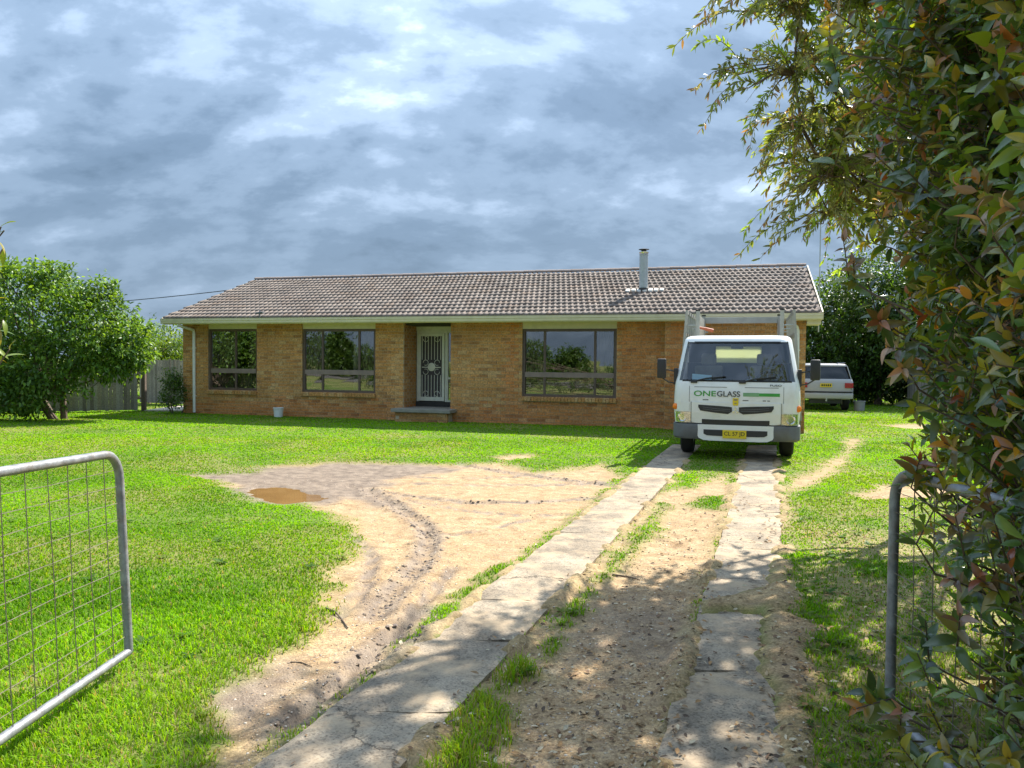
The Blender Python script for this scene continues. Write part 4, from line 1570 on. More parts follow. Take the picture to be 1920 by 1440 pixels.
vs, fs = loft(CAB, lambda k, i, n: is_ws(k, i, n) or is_side(k, i, n) or (k in (5, 6) and i in (n // 2 - 1, n // 2)), bottom=False)
mb = MB()
mb.add(vs, fs)
mb.build('cab_body', 'truck_white', truck, smooth=True)
vs2, fs2 = loft(CAB, lambda k, i, n: not is_ws(k, i, n), top=False, bottom=False)
mb = MB()
mb.add([(x, y + 0.006, z) for x, y, z in vs2], fs2)
ws = mb.build('windscreen', 'windscreen_glass', truck, smooth=True)
bm = bmesh.new()
bm.from_mesh(ws.data)
bmesh.ops.delete(bm, geom=[v for v in bm.verts if not v.link_faces], context='VERTS')
bm.to_mesh(ws.data)
bm.free()
for s in (-1, 1):
    vs3, fs3 = loft(CAB, lambda k, i, n: not (is_side(k, i, n) and ((i < n / 2) == (s > 0))), top=False, bottom=False)
    bm = bmesh.new()
    bv = [bm.verts.new((x * 0.997, y, z)) for x, y, z in vs3]
    for f in fs3:
        bm.faces.new([bv[i] for i in f])
    bmesh.ops.delete(bm, geom=[v for v in bm.verts if not v.link_faces], context='VERTS')
    me = bpy.data.meshes.new('door_window')
    bm.to_mesh(me)
    bm.free()
    link('door_window', me, 'windscreen_glass', truck)


def fy(x, z):
    zs = [l[0] for l in CAB]
    k = max(0, min(len(zs) - 2, int(np.searchsorted(zs, z)) - 1))
    t = max(0.0, min(1.0, (z - zs[k]) / (zs[k + 1] - zs[k])))
    out = []
    for l in (CAB[k], CAB[k + 1]):
        _, w, yf, yb, r, bow = l
        ax = abs(x)
        if ax <= w - r:
            y = yf + bow * (ax / w) ** 2
        else:
            q = min(1.0, (ax - (w - r)) / r)
            y = yf + bow * ((w - r) / w) ** 2 + r * (1 - math.sqrt(max(0, 1 - q * q)))
        out.append(y)
    return out[0] * (1 - t) + out[1] * t


def strip_panel(name, stations, proud, mat, parent, depth=0.04, fyy=fy, bevel=0.0, nz=1):
    mb = MB()
    vs, fs = [], []
    for x, a, b in stations:
        for j in range(nz + 1):
            z = a + (b - a) * j / nz
            vs.append((x, fyy(x, z) - proud, z))
        for j in range(nz + 1):
            z = a + (b - a) * j / nz
            vs.append((x, fyy(x, z) + depth, z))
    m = 2 * (nz + 1)
    for k in range(len(stations) - 1):
        p, q = k * m, (k + 1) * m
        for j in range(nz):
            fs.append((p + j, q + j, q + j + 1, p + j + 1))
            fs.append((p + nz + 1 + j, p + nz + 2 + j, q + nz + 2 + j, q + nz + 1 + j))
        fs.append((p, p + nz + 1, q + nz + 1, q))
        fs.append((p + nz, q + nz, q + 2 * nz + 1, p + 2 * nz + 1))
    for p in (0, (len(stations) - 1) * m):
        fs.append(tuple([p + j for j in range(nz + 1)] + [p + nz + 1 + j for j in range(nz, -1, -1)]))
    mb.add(vs, fs)
    return mb.build(name, mat, parent, bevel=bevel)


def lin(x0, x1, n, za, zb):
    return [(x0 + (x1 - x0) * i / n, za, zb) for i in range(n + 1)]


# grille panel, slots, bumper
strip_panel('front_panel', [(-0.70, 0.62, 0.95), (-0.62, 0.60, 0.95)] + lin(-0.55, 0.55, 8, 0.60, 0.945) + [(0.62, 0.60, 0.95), (0.70, 0.62, 0.95)], 0.018, 'truck_white', truck, nz=2)
for s in (-1, 1):
    g = strip_panel('grille', [(s * 0.59, 0.865, 0.906), (s * 0.555, 0.81, 0.905), (s * 0.34, 0.782, 0.896), (s * 0.12, 0.762, 0.884), (s * 0.055, 0.80, 0.876)], 0.024, 'black_plastic', truck, depth=0.0)
    for k in range(2):
        strip_panel('grille_slat', [(s * 0.52, 0.835 + k * 0.03, 0.842 + k * 0.03), (s * 0.30, 0.812 + k * 0.03, 0.819 + k * 0.03), (s * 0.08, 0.808 + k * 0.025, 0.815 + k * 0.025)], 0.030, 'grey_plastic', g, depth=0.0)
strip_panel('lower_grille', [(-0.53, 0.60, 0.67), (-0.46, 0.565, 0.668)] + lin(-0.35, 0.35, 6, 0.56, 0.665) + [(0.46, 0.565, 0.668), (0.53, 0.60, 0.67)], 0.024, 'black_plastic', truck, depth=0.0)
fb = lambda x, z: fy(x, 0.6) - 0.02
strip_panel('bumper', [(-0.64, 0.50, 0.575), (-0.58, 0.36, 0.58), (-0.50, 0.325, 0.58)] + lin(-0.40, 0.40, 6, 0.32, 0.58) + [(0.50, 0.325, 0.58), (0.58, 0.36, 0.58), (0.64, 0.50, 0.575)], 0.02, 'truck_white', truck, depth=0.25, fyy=fb, nz=2)
strip_panel('bumper_slot', [(-0.50, 0.43, 0.50), (-0.45, 0.405, 0.50)] + lin(-0.35, 0.35, 6, 0.40, 0.50) + [(0.45, 0.405, 0.50), (0.50, 0.43, 0.50)], 0.026, 'black_plastic', truck, depth=-0.02, fyy=fb)
for s in (-1, 1):
    vs, fs = [], []
    pl = [(0.60, 0.02), (0.80, 0.03), (0.92, 0.065), (0.985, 0.13), (1.01, 0.24), (1.01, 0.62)]
    for x, y in pl:
        ins = 0.05 if x < 0.7 else 0.0
        vs += [(s * (x - ins * 0), y - 0.012, 0.585), (s * x, y - 0.02, 0.55), (s * (x - 0.0), y - 0.015, 0.37), (s * (x - 0.03), y + 0.01, 0.335), (s * (x - 0.10), y + 0.16, 0.335), (s * (x - 0.10), y + 0.16, 0.585)]
    for k in range(len(pl) - 1):
        for j in range(6):
            a, b = k * 6 + j, k * 6 + (j + 1) % 6
            fs.append((a, b, b + 6, a + 6))
    fs += [tuple(range(6)), tuple(range((len(pl) - 1) * 6, len(pl) * 6))]
    mb = MB()
    mb.add(vs, fs)
    mb.build('bumper_corner', 'grey_plastic', truck, smooth=True)
    hl = strip_panel('headlight', [(s * x, a, 0.785) for x, a in ((0.71, 0.625), (0.76, 0.605), (0.82, 0.60), (0.88, 0.60), (0.93, 0.605), (0.965, 0.615))], 0.008, 'lamp_inner', truck, depth=0.02, nz=2)
    strip_panel('lens', [(s * x, a + 0.006, 0.779) for x, a in ((0.715, 0.625), (0.76, 0.605), (0.82, 0.60), (0.88, 0.60), (0.93, 0.605), (0.96, 0.615))], 0.022, 'lamp_glass', hl, depth=-0.018, nz=2)
    mb = MB()
    mb.lathe([(0.035, 0.0), (0.068, -0.008), (0.074, -0.004)], (s * 0.85, fy(0.85, 0.69) - 0.009, 0.69), 18, 'y')
    mb.build('reflector', 'chrome', hl, smooth=True)
    strip_panel('lamp_surround', [(s * x, 0.792, b) for x, b in ((0.735, 0.93), (0.80, 0.945), (0.88, 0.95), (0.94, 0.95))], 0.008, 'truck_white', truck, depth=0.02, nz=2)
    mb = MB()
    mb.lathe([(0.0, -0.035), (0.03, -0.03), (0.05, -0.01), (0.055, 0.04)], (s * 0.965, fy(0.955, 0.87) + 0.01, 0.865), 14, 'y')
    mb.build('indicator', 'amber', truck, smooth=True)
    # panel seams beside the front flap
    strip_panel('panel_seam', [(s * 0.735, 0.95, 1.285), (s * 0.742, 0.95, 1.285)], 0.002, 'seam_dark', truck, depth=0.0, nz=4)
    strip_panel('panel_seam', [(s * 0.70, 0.60, 0.95), (s * 0.708, 0.60, 0.95)], 0.019, 'seam_dark', truck, depth=0.0, nz=3)
    strip_panel('panel_seam', [(s * x, 1.195 - 0.0 * x, 1.203) for x in (0.14, 0.25, 0.40, 0.55, 0.66)], 0.003, 'seam_dark', truck, depth=0.0)
    # mirror on two arms
    mx = s * 1.21
    mir = MB()
    mir.box(mx - 0.075, mx + 0.075, 0.10, 0.17, 1.33, 1.66)
    m = mir.build('mirror', 'black_plastic', truck, bevel=0.025, smooth=True)
    for z in (1.47, 1.27):
        q = MB()
        q.tube([(s * 0.97, 0.25, z - 0.03), (s * 1.10, 0.16, z), (mx, 0.175, z + (0.0 if z > 1.4 else 0.07))], 0.012, 6)
        q.build('arm', 'black_plastic', m, smooth=True)
    MB().box(s * 0.985 - 0.03, s * 0.985 + 0.03, 0.20, 0.34, 1.22, 1.50).build('mirror_mount', 'black_plastic', truck, bevel=0.015)
    # wheels
for (wx, wy, dual) in ((-0.83, 1.05, 0), (0.83, 1.05, 0), (-0.80, 4.35, 1), (0.80, 4.35, 1)):
    wh = empty('wheel', (wx, wy, 0.36))
    wh.parent = truck
    hw = 0.11 if not dual else 0.2
    q = MB()
    q.lathe([(0.22, -hw), (0.32, -hw), (0.355, -hw * 0.75), (0.36, 0), (0.355, hw * 0.75), (0.32, hw), (0.22, hw)], n=28, axis='x', caps=False)
    q.build('tyre', 'black_rubber', wh, smooth=True)
    q = MB()
    q.lathe([(0.0, -hw * 0.4), (0.12, -hw * 0.4), (0.15, -hw * 0.8), (0.222, -hw * 0.9), (0.222, hw * 0.9), (0.15, hw * 0.8), (0.12, hw * 0.4), (0.0, hw * 0.4)], n=28, axis='x', caps=False)
    q.build('rim', 'galvanised', wh, smooth=True)
# wipers
for x0, x1 in ((-0.68, -0.16), (0.09, 0.62)):
    z0 = 1.292
    w = MB()
    w.tube([(x0, fy(x0, z0) - 0.02, z0), (x0 + 0.22, fy(x0 + 0.22, 1.345) - 0.03, 1.345), (x1 - 0.15, fy(x1 - 0.15, 1.36) - 0.03, 1.36)], 0.011, 6)
    wo = w.build('wiper', 'black_plastic', truck, smooth=True)
    w = MB()
    w.tube([(x0 + 0.14, fy(x0 + 0.14, 1.325) - 0.02, 1.325), (x1, fy(x1, 1.375) - 0.02, 1.375)], 0.010, 6)
    w.build('blade', 'black_rubber', wo, smooth=True)
    MB().box(x0 - 0.045, x0 + 0.065, fy(x0, 1.28) - 0.03, fy(x0, 1.28) + 0.01, 1.262, 1.298).build('wiper_pivot', 'black_plastic', wo, bevel=0.008)
strip_panel('screen_seal', lin(-0.86, 0.86, 12, 1.288, 1.318), 0.004, 'black_rubber', truck, depth=0.0)
strip_panel('screen_seal', lin(-0.80, 0.80, 12, 1.925, 1.955), 0.004, 'black_rubber', truck, depth=0.0)
# writing and marks
for body, x0, wdt, mat in (('ONE', -0.665, 0.355, 'green_paint'), ('GLASS', -0.295, 0.365, 'letter_grey')):
    me, _ = text_mesh(body, 0.092, wdt, 0.014)
    o = link('lettering', me, mat, truck)
    o.location = (x0, fy(x0, 1.09) - 0.006 if x0 < -0.5 else fy(x0 + wdt / 2, 1.09) - 0.010, 1.045)
    o.rotation_euler = (0, 0, -0.055 if x0 < -0.5 else -0.012)
strip_panel('stripe', lin(0.115, 0.36, 3, 1.055, 1.115), 0.004, 'green_pale', truck, depth=0.0)
strip_panel('stripe', lin(0.361, 0.68, 4, 1.060, 1.110), 0.004, 'green_paint', truck, depth=0.0)
for x0, x1 in ((-0.52, -0.43), (0.11, 0.20), (0.42, 0.47), (0.49, 0.53)):
    strip_panel('small_print', lin(x0, x1, 2, 0.982, 0.996), 0.003, 'seam_dark', truck, depth=0.0)
me, _ = text_mesh('FUSO', 0.032, 0.175, 0.012)
o = link('badge', me, 'letter_grey', truck)
o.location = (0.53, fy(0.61, 1.24) - 0.012, 1.222)
o.rotation_euler = (0, 0, 0.06)
stk = strip_panel('sticker', [(-0.045, 0.93, 1.02), (-0.038, 0.905, 1.025), (0.038, 0.905, 1.025), (0.045, 0.93, 1.02)], 0.022, 'plate_yellow', truck, depth=0.0)
strip_panel('sticker_mark', lin(-0.03, 0.03, 2, 0.985, 1.01), 0.024, 'timber_rack', stk, depth=0.0)
strip_panel('sticker_mark', lin(-0.02, 0.02, 2, 0.935, 0.95), 0.024, 'timber_rack', stk, depth=0.0)
em = MB()
for cx_, cz_, an in ((0, 0.85, 90), (-0.030, 0.80, 210), (0.030, 0.80, 330)):
    a = RAD(an)
    d1 = (math.cos(a) * 0.033, math.sin(a) * 0.033)
    d2 = (-math.sin(a) * 0.019, math.cos(a) * 0.019)
    yy = fy(0, 0.82) - 0.034
    em.add([(cx_ + sx_, yy, cz_ + sz_) for sx_, sz_ in ((d1[0], d1[1]), (d2[0], d2[1]), (-d1[0], -d1[1]), (-d2[0], -d2[1]))] + [(cx_, yy + 0.02, cz_)],
           [(0, 1, 2, 3), (0, 1, 4), (1, 2, 4), (2, 3, 4), (3, 0, 4)])
em.build('emblem', 'chrome', truck)


def number_plate(parent, c, w, h, txt, yoff):
    p = MB().box(c[0] - w / 2, c[0] + w / 2, c[1] - 0.008, c[1], c[2] - h / 2, c[2] + h / 2).build('number_plate', 'plate_yellow', parent, bevel=0.003)
    me, tw = text_mesh(txt, h * 0.62, w * 0.86, 0.006)
    o = link('plate_lettering', me, 'plate_black', p)
    o.location = (c[0] - w * 0.43, c[1] - 0.0105, c[2] - h * 0.31)
    return p


number_plate(truck, (-0.01, fb(0, 0.5) - 0.03, 0.435), 0.372, 0.135, 'CL 57 JD', 0)
# cab interior
mb = MB()
mb.box(-0.90, 0.90, YB - 0.12, YB - 0.06, 0.75, 1.60)
mb.box(-0.86, 0.86, YB - 0.12, YB - 0.06, 1.90, 1.98)
for s in (-1, 1):
    mb.box(s * 0.64 - 0.24, s * 0.64 + 0.24, YB - 0.119, YB - 0.061, 1.601, 1.899)
mb.box(-0.93, 0.93, 0.25, 0.55, 1.12, 1.24)
mb.box(-0.93, 0.93, 0.3, YB - 0.13, 0.70, 0.76)
mb.build('cab_lining', 'dark_interior', truck)
for sx_ in (-0.5, 0.45):
    q = MB()
    q.box(sx_ - 0.24, sx_ + 0.24, 1.15, 1.33, 0.80, 1.55)
    q.box(sx_ - 0.13, sx_ + 0.13, 1.20, 1.30, 1.56, 1.76)
    q.build('seat', 'curtain_dark', truck, bevel=0.04)
MB().box(-0.41, 0.41, YB - 0.10, YB - 0.09, 1.59, 1.91).build('rear_window', 'rear_glass', truck)
MB().box(-0.10, 0.10, 0.52, 0.55, 1.835, 1.90).build('rear_view_mirror', 'grey_plastic', truck, bevel=0.01)
q = MB()
q.tube([(0.5 + 0.19 * math.cos(t), 0.62 + 0.10 * math.sin(t), 1.30 + 0.15 * math.sin(t)) for t in np.linspace(0, 2 * math.pi, 22)], 0.016, 7, caps=False)
q.tube([(0.5 - 0.18, 0.62, 1.30), (0.5 + 0.18, 0.62, 1.30)], 0.02, 6)
q.build('steering_wheel', 'black_plastic', truck, smooth=True)
q = MB()
q.hexa([(-0.72, 0.27, 1.245), (-0.40, 0.24, 1.245), (-0.72, 0.29, 1.245), (-0.40, 0.26, 1.245), (-0.72, 0.36, 1.41), (-0.40, 0.32, 1.385), (-0.72, 0.38, 1.41), (-0.40, 0.34, 1.385)])
q.build('dash_paper', 'paper_blue', truck)
q = MB()
q.hexa([(0.10, 0.25, 1.245), (0.36, 0.25, 1.245), (0.12, 0.27, 1.245), (0.34, 0.27, 1.245), (0.13, 0.34, 1.31), (0.30, 0.34, 1.35), (0.13, 0.36, 1.31), (0.30, 0.36, 1.35)])
q.build('dash_paper', 'paper_blue', truck)
# chassis, tray, racks
mb = MB()
for s in (-1, 1):
    mb.box(s * 0.38 - 0.04, s * 0.38 + 0.04, 0.35, 5.6, 0.50, 0.70)
mb.box(-0.75, 0.75, 0.98, 1.12, 0.28, 0.42)
mb.box(-0.34, 0.34, 0.45, 1.3, 0.35, 0.58)
mb.build('chassis', 'black_plastic', truck)
MB().box(-1.0, 1.0, 1.86, 5.7, 0.86, 0.98).build('tray', 'aluminium', truck, bevel=0.01)
for s in (-1, 1):
    xi = s * 0.75
    pan = MB()
    pan.box(xi - 0.02, xi + 0.02, 1.92, 3.6, 0.985, 2.50)
    rp = pan.build('rack_panel', 'aluminium', truck)
    for y in (1.90, 3.62):
        MB().box(xi - 0.035, xi + 0.035, y - 0.018, y + 0.018, 0.985, 2.57).build('rack_post', 'aluminium', truck)
        MB().box(xi - 0.042, xi + 0.042, y - 0.024, y + 0.024, 2.572, 2.60).build('post_cap', 'black_rubber', truck)
    mat = 'aluminium' if s < 0 else 'timber_rack'
    for k in range(8):
        y = 1.88 + k * 0.48
        q = MB()
        w = 0.022
        xt, xb = s * 0.955, s * 1.10
        q.hexa([(xb - w, y, 0.56), (xb + w, y, 0.56), (xb - w, y + 0.05, 0.56), (xb + w, y + 0.05, 0.56), (xt - w, y, 2.58), (xt + w, y, 2.58), (xt - w, y + 0.05, 2.58), (xt + w, y + 0.05, 2.58)])
        q.build('rack_slat', 'aluminium', truck)
    for z in (0.62, 1.1, 1.6, 2.1, 2.52):
        x = s * (1.10 - 0.145 * (z - 0.56) / 2.02) + s * 0.0
        q = MB()
        q.box(x - 0.012, x + 0.012, 1.932, 5.6, z, z + 0.07)
        q.build('rack_rail', mat, truck)
    for y in (1.90, 3.62, 5.2):
        MB().tube([(xi, y, 2.3), (s * 0.97, y + 0.02, 2.3)], 0.015, 6).build('rack_strut', 'aluminium', truck)
        MB().tube([(s * 0.98, y, 0.92), (s * 1.08, y + 0.02, 0.92)], 0.015, 6).build('rack_strut', 'aluminium', truck)
q = MB()
q.hexa([(1.09, 2.2, 0.42), (1.13, 2.2, 0.42), (1.09, 5.2, 0.42), (1.13, 5.2, 0.42), (1.05, 2.2, 1.15), (1.09, 2.2, 1.15), (1.05, 5.2, 1.15), (1.09, 5.2, 1.15)])
q.build('side_board', 'timber_rack', truck)
MB().box(-0.714, 0.714, 3.60, 3.64, 2.42, 2.55).build('rack_crossbar', 'aluminium', truck, bevel=0.006)
MB().box(-0.714, 0.714, 1.885, 1.915, 1.95, 2.02).build('rack_crossbar', 'aluminium', truck, bevel=0.006)
q = MB()
q.tube([(-0.72, 1.95, 2.26), (-0.60, 1.96, 2.235), (-0.47, 1.97, 2.20)], [0.02, 0.03, 0.035], 8)
q.build('strap_roll', 'orange_strap', truck, smooth=True)

# white wagon behind the house corner
SY = RAD(15)
sp = at_depth(1548, 768, 26.3)
wagon = empty('station_wagon', (sp.x, sp.y, 0.0), -SY, 'old white station wagon parked tail out under dark trees', 'car')
BODY = [(0.40, 0.80, 0.10, 4.5, 0.12, 0.03), (0.48, 0.87, 0.02, 4.58, 0.14, 0.03), (0.70, 0.89, 0.0, 4.6, 0.14, 0.03), (0.98, 0.89, 0.03, 4.58, 0.14, 0.03), (1.08, 0.86, 0.06, 4.5, 0.14, 0.03), (1.10, 0.84, 0.08, 4.4, 0.13, 0.03)]
vs, fs = loft(BODY)
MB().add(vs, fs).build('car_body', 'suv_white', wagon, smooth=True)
GH = [(1.10, 0.80, 0.10, 3.2, 0.12, 0.03), (1.30, 0.75, 0.17, 3.0, 0.12, 0.03), (1.53, 0.685, 0.27, 2.7, 0.12, 0.03)]
vs, fs = loft(GH)
MB().add(vs, fs).build('cabin_glass', 'tint_glass', wagon, smooth=True)
RF = [(1.53, 0.70, 0.24, 2.72, 0.12, 0.03), (1.58, 0.69, 0.25, 2.70, 0.12, 0.03), (1.62, 0.64, 0.34, 2.6, 0.14, 0.03), (1.635, 0.5, 0.5, 2.4, 0.14, 0.03)]
vs, fs = loft(RF)
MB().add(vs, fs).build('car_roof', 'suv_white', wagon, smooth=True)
for s in (-1, 1):
    for (yb_, yt_) in ((0.12, 0.26), (1.45, 1.5)):
        q = MB()
        q.hexa([(s * 0.815 - 0.012, yb_, 1.09), (s * 0.815 + 0.012, yb_, 1.09), (s * 0.815 - 0.012, yb_ + 0.14, 1.09), (s * 0.815 + 0.012, yb_ + 0.14, 1.09),
                (s * 0.695 - 0.012, yt_, 1.55), (s * 0.695 + 0.012, yt_, 1.55), (s * 0.695 - 0.012, yt_ + 0.14, 1.55), (s * 0.695 + 0.012, yt_ + 0.14, 1.55)])
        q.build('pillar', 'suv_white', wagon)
    MB().box(min(s * 0.60, s * 0.86), max(s * 0.60, s * 0.86), -0.012, 0.05, 0.80, 0.97).build('tail_lamp', 'red_lamp', wagon, bevel=0.008)
    MB().tube([(s * 0.66, 0.5, 1.66), (s * 0.66, 2.3, 1.66)], 0.015, 6).build('roof_rail', 'grey_plastic', wagon)
q = MB()
q.box(-0.86, 0.86, -0.07, 0.10, 0.43, 0.62)
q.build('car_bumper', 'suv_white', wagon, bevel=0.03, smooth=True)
MB().box(-0.84, 0.84, -0.035, 0.02, 0.635, 0.675).build('rub_strip', 'black_rubber', wagon)
MB().box(-0.5, 0.5, 0.10, 0.5, 0.26, 0.43).build('tow_frame', 'black_plastic', wagon)
MB().tube([(0, -0.02, 0.36), (0, -0.14, 0.36), (0, -0.14, 0.44)], 0.025, 8).build('tow_ball', 'galvanised', wagon)
p = MB().box(-0.19, 0.19, -0.02, -0.005, 0.82, 0.95).build('number_plate', 'plate_yellow', wagon)
for k in range(5):
    MB().box(-0.15 + k * 0.065, -0.105 + k * 0.065, -0.024, -0.0205, 0.85, 0.92).build('plate_mark', 'plate_black', p)
for (wx, wy) in ((-0.74, 0.95), (0.74, 0.95), (-0.74, 3.65), (0.74, 3.65)):
    wh = empty('wheel', (wx, wy, 0.34))
    wh.parent = wagon
    q = MB()
    q.lathe([(0.2, -0.11), (0.3, -0.11), (0.335, -0.08), (0.34, 0), (0.335, 0.08), (0.3, 0.11), (0.2, 0.11)], n=24, axis='x', caps=False)
    q.build('tyre', 'black_rubber', wh, smooth=True)
    q = MB()
    q.lathe([(0.0, -0.05), (0.202, -0.09), (0.202, 0.09), (0.0, 0.05)], n=24, axis='x', caps=False)
    q.build('rim', 'galvanised', wh, smooth=True)
bp = gnd(1611, 770)
bucket('storage_tub', (bp.x, bp.y, 0), 0.19, 0.34, 'pale grey plastic tub on the ground beside the wagon', 'tub_grey')

# ------------------------------------------------------------------ gates and fences
def gate(loc, length, H0, H1, nvert, nhor, label, lean=0.0, sag=0.0):
    """tube frame in the local x-z plane, free end at x=0, hinge at x=length"""
    g = empty('farm_gate', loc, 0, label, 'gate', 'open steel gates at the driveway')
    g.rotation_euler = (lean, sag, RAD(-90))
    r, rc = 0.0215, 0.13
    pts = [(0, 0, H0), (0, 0, H1 - rc)]
    pts += [(rc - rc * math.cos(a), 0, H1 - rc + rc * math.sin(a)) for a in np.linspace(0.2, math.pi / 2, 7)]
    pts += [(length - rc, 0, H1)] + [(length - rc + rc * math.sin(a), 0, H1 - rc + rc * math.cos(a)) for a in np.linspace(0.2, math.pi / 2, 7)]
    pts += [(length, 0, H0)]
    q = MB()
    q.tube(pts, r, 12)
    q.build('tube_frame', 'gate_steel', g, smooth=True)
    q = MB()
    q.tube([(0.0, 0, H0 + 0.0), (length, 0, H0 + 0.0)], r * 0.95, 12)
    q.build('bottom_rail', 'gate_steel', g, smooth=True)
    for k in range(nvert):
        x = length * (k + 1) / (nvert + 1)
        q = MB()
        q.tube([(x + random.uniform(-.004, .004), 0.004, H0), (x + random.uniform(-.010, .010), 0.004 + random.uniform(-.008, .008), (H0 + H1) / 2), (x, 0.004, H1)], 0.0022, 5)
        q.build('wire', 'gate_wire', g)
    for k in range(nhor):
        z = H0 + (H1 - H0) * (k + 1) / (nhor + 1)
        q = MB()
        q.tube([(0, -0.002, z), (length * 0.33, -0.002, z + random.uniform(-.011, .011)), (length * 0.66, -0.002, z + random.uniform(-.011, .011)), (length, -0.002, z)], 0.0017, 5)
        q.build('wire', 'gate_wire', g)
    for z in (H0 + 0.15, H1 - 0.2):
        MB().tube([(length, 0, z), (length + 0.07, 0, z)], 0.012, 6).build('hinge', 'gate_steel', g)
    return g


def gate_post(loc, label):
    p = empty('gate_post', loc, 0, label, 'post')
    q = MB()
    q.tube([(0, 0, -0.3), (0, 0, 1.30)], 0.045, 12)
    q.build('post_tube', 'gate_steel', p, smooth=True)
    q = MB()
    q.lathe([(0.05, 1.30), (0.05, 1.315), (0.03, 1.335), (0.0, 1.34)], n=12)
    q.build('post_cap', 'gate_steel', p, smooth=True)


gl = gnd(243, 1222, 0.09)
gate((gl.x, gl.y, 0), 1.85, 0.09, 1.115, 11, 11, 'open steel mesh gate standing clear over the lawn', lean=0.065, sag=-0.035)
gate_post((gl.x, gl.y - 1.92, 0), 'round steel post at the lawn side gate')
gr = gnd(1668, 1335, 0.08)
gate((gr.x, gr.y, 0), 1.85, 0.08, 1.14, 11, 11, 'open steel mesh gate tangled in the glossy hedge')
gate_post((gr.x, gr.y - 1.92, 0), 'round steel post inside the glossy hedge')

PAL = np.array([[0.30, 0.27, 0.23], [0.25, 0.22, 0.19], [0.34, 0.31, 0.27], [0.21, 0.18, 0.15], [0.29, 0.25, 0.20]])


def paling_fence(a, b, h, label, seed):
    a, b = Vector(a), Vector(b)
    L = (b - a).length
    f = empty('paling_fence', a, math.atan2(b.y - a.y, b.x - a.x), label, 'fence')
    rr = random.Random(seed)
    meshes = []
    for i in range(6):
        q = MB()
        q.col = tuple(PAL[i % 5])
        t = rr.uniform(-0.03, 0.03)
        q.hexa([(0, 0, 0.03), (0.0976, 0, 0.03), (0, 0.016, 0.03), (0.0976, 0.016, 0.03), (0, 0, h + t), (0.0976, 0, h + t + rr.uniform(-.01, .01)), (0, 0.016, h + t), (0.0976, 0.016, h + t)])
        o = q.build('paling', 'paling', f, attr=True)
        meshes.append(o.data)
        o.location = (i * 0.098, 0, 0)
    for i in range(6, int(L / 0.098)):
        o = link('paling', rr.choice(meshes), 'paling', f)
        o.location = (i * 0.098, rr.uniform(-0.004, 0.006), rr.uniform(-0.02, 0.01))
        o.rotation_euler = (0, rr.uniform(-0.012, 0.012), 0)
    for z in (0.35, h - 0.3):
        MB().box(0, L, 0.0235, 0.07, z, z + 0.07).build('fence_rail', 'timber_rack', f)
    x = 0.3
    while x < L:
        MB().box(x, x + 0.1, 0.072, 0.16, -0.2, h - 0.1).build('fence_post', 'timber_rack', f)
        x += 2.4
    return f


fa = gnd(265, 770)
fl_ = gnd(-330, 782)
paling_fence((fl_.x, fl_.y, 0), (fa.x, fa.y, 0), 1.42, 'weathered grey paling fence behind the garden tree', 4)
q = MB()
q.box(fa.x + 0.02, fa.x + 0.14, fa.y - 0.06, fa.y + 0.06, -0.1, 1.18)
tag(q.build('fence_post', 'bark', bevel=0.01), 'stout dark timber post at the end of the paling fence', 'post')
fb0 = at_depth(262, 770, 27.5)
fb1 = at_depth(352, 770, 26.5)
paling_fence((fb0.x, fb0.y, 0), (fb1.x, fb1.y, 0), 1.55, 'weathered paling fence closing the side passage beside the house', 8)
q = MB()
pa, pb = gnd(262, 772), gnd(300, 772)
q.box(pa.x, pb.x + 0.6, pa.y + 0.3, pa.y + 2.6, -0.05, 0.03)
tag(q.build('side_path', 'path_concrete'), 'pale concrete path in the side passage', kind='structure')
fr0 = at_depth(1700, 772, 29.5)
fr1 = at_depth(1800, 772, 23.0)
paling_fence((fr0.x, fr0.y, 0), (fr1.x, fr1.y, 0), 1.5, 'shadowed paling fence along the side boundary beyond the wagon', 12)


# ------------------------------------------------------------------ trees
def in_lobes(lobes, n, r, shell=0.45):
    """points inside ellipsoids, pushed towards the skin; returns points and outward directions"""
    vol = np.array([l[3] * l[4] * l[5] for l in lobes]) ** 0.6
    idx = r.choice(len(lobes), n, p=vol / vol.sum())
    L = np.array(lobes)[idx]
    d = r.normal(size=(n, 3))
    d /= np.linalg.norm(d, axis=1, keepdims=True)
    rad = (shell + (1 - shell) * r.random(n) ** 0.6) * (1 + 0.14 * r.normal(size=n))
    P = L[:, :3] + d * L[:, 3:6] * rad[:, None]
    N = d / L[:, 3:6]
    N /= np.linalg.norm(N, axis=1, keepdims=True)
    return P, N, rad


def sprays(P, N, r, per, spread, leaf_len, cols, droop=0.3, up=0.2, lenvar=0.4):
    """per leaves around each spray centre; returns positions, matrices, colours"""
    n = len(P)
    A = N + r.normal(size=(n, 3)) * 0.45 + np.array([0, 0, up])
    A /= np.linalg.norm(A, axis=1, keepdims=True)
    pos = np.repeat(P, per, 0) + np.repeat(A, per, 0) * r.uniform(-1, 1, (n * per, 1)) * spread + r.normal(size=(n * per, 3)) * spread * 0.33
    D = np.repeat(A, per, 0) * 0.6 + r.normal(size=(n * per, 3)) * 0.75 - np.array([0, 0, droop])
    M = rot_from_axis(D, roll=r.uniform(-0.9, 0.9, n * per))
    s = leaf_len * (1 - lenvar / 2 + lenvar * r.random(n * per))
    ci = np.repeat(r.integers(0, len(cols), n), per)
    C = cols[ci] * r.uniform(0.75, 1.3, (n * per, 1))
    return pos, M * s[:, None, None], C


def limb(a, b, r, sag=0.12, n=6):
    a, b = Vector(a), Vector(b)
    L = (b - a).length
    off = Vector((r.normal(), r.normal(), r.normal() + 0.4)) * sag * L
    return [a.lerp(b, t) + off * (4 * t * (1 - t)) * 0.5 for t in np.linspace(0, 1, n)]


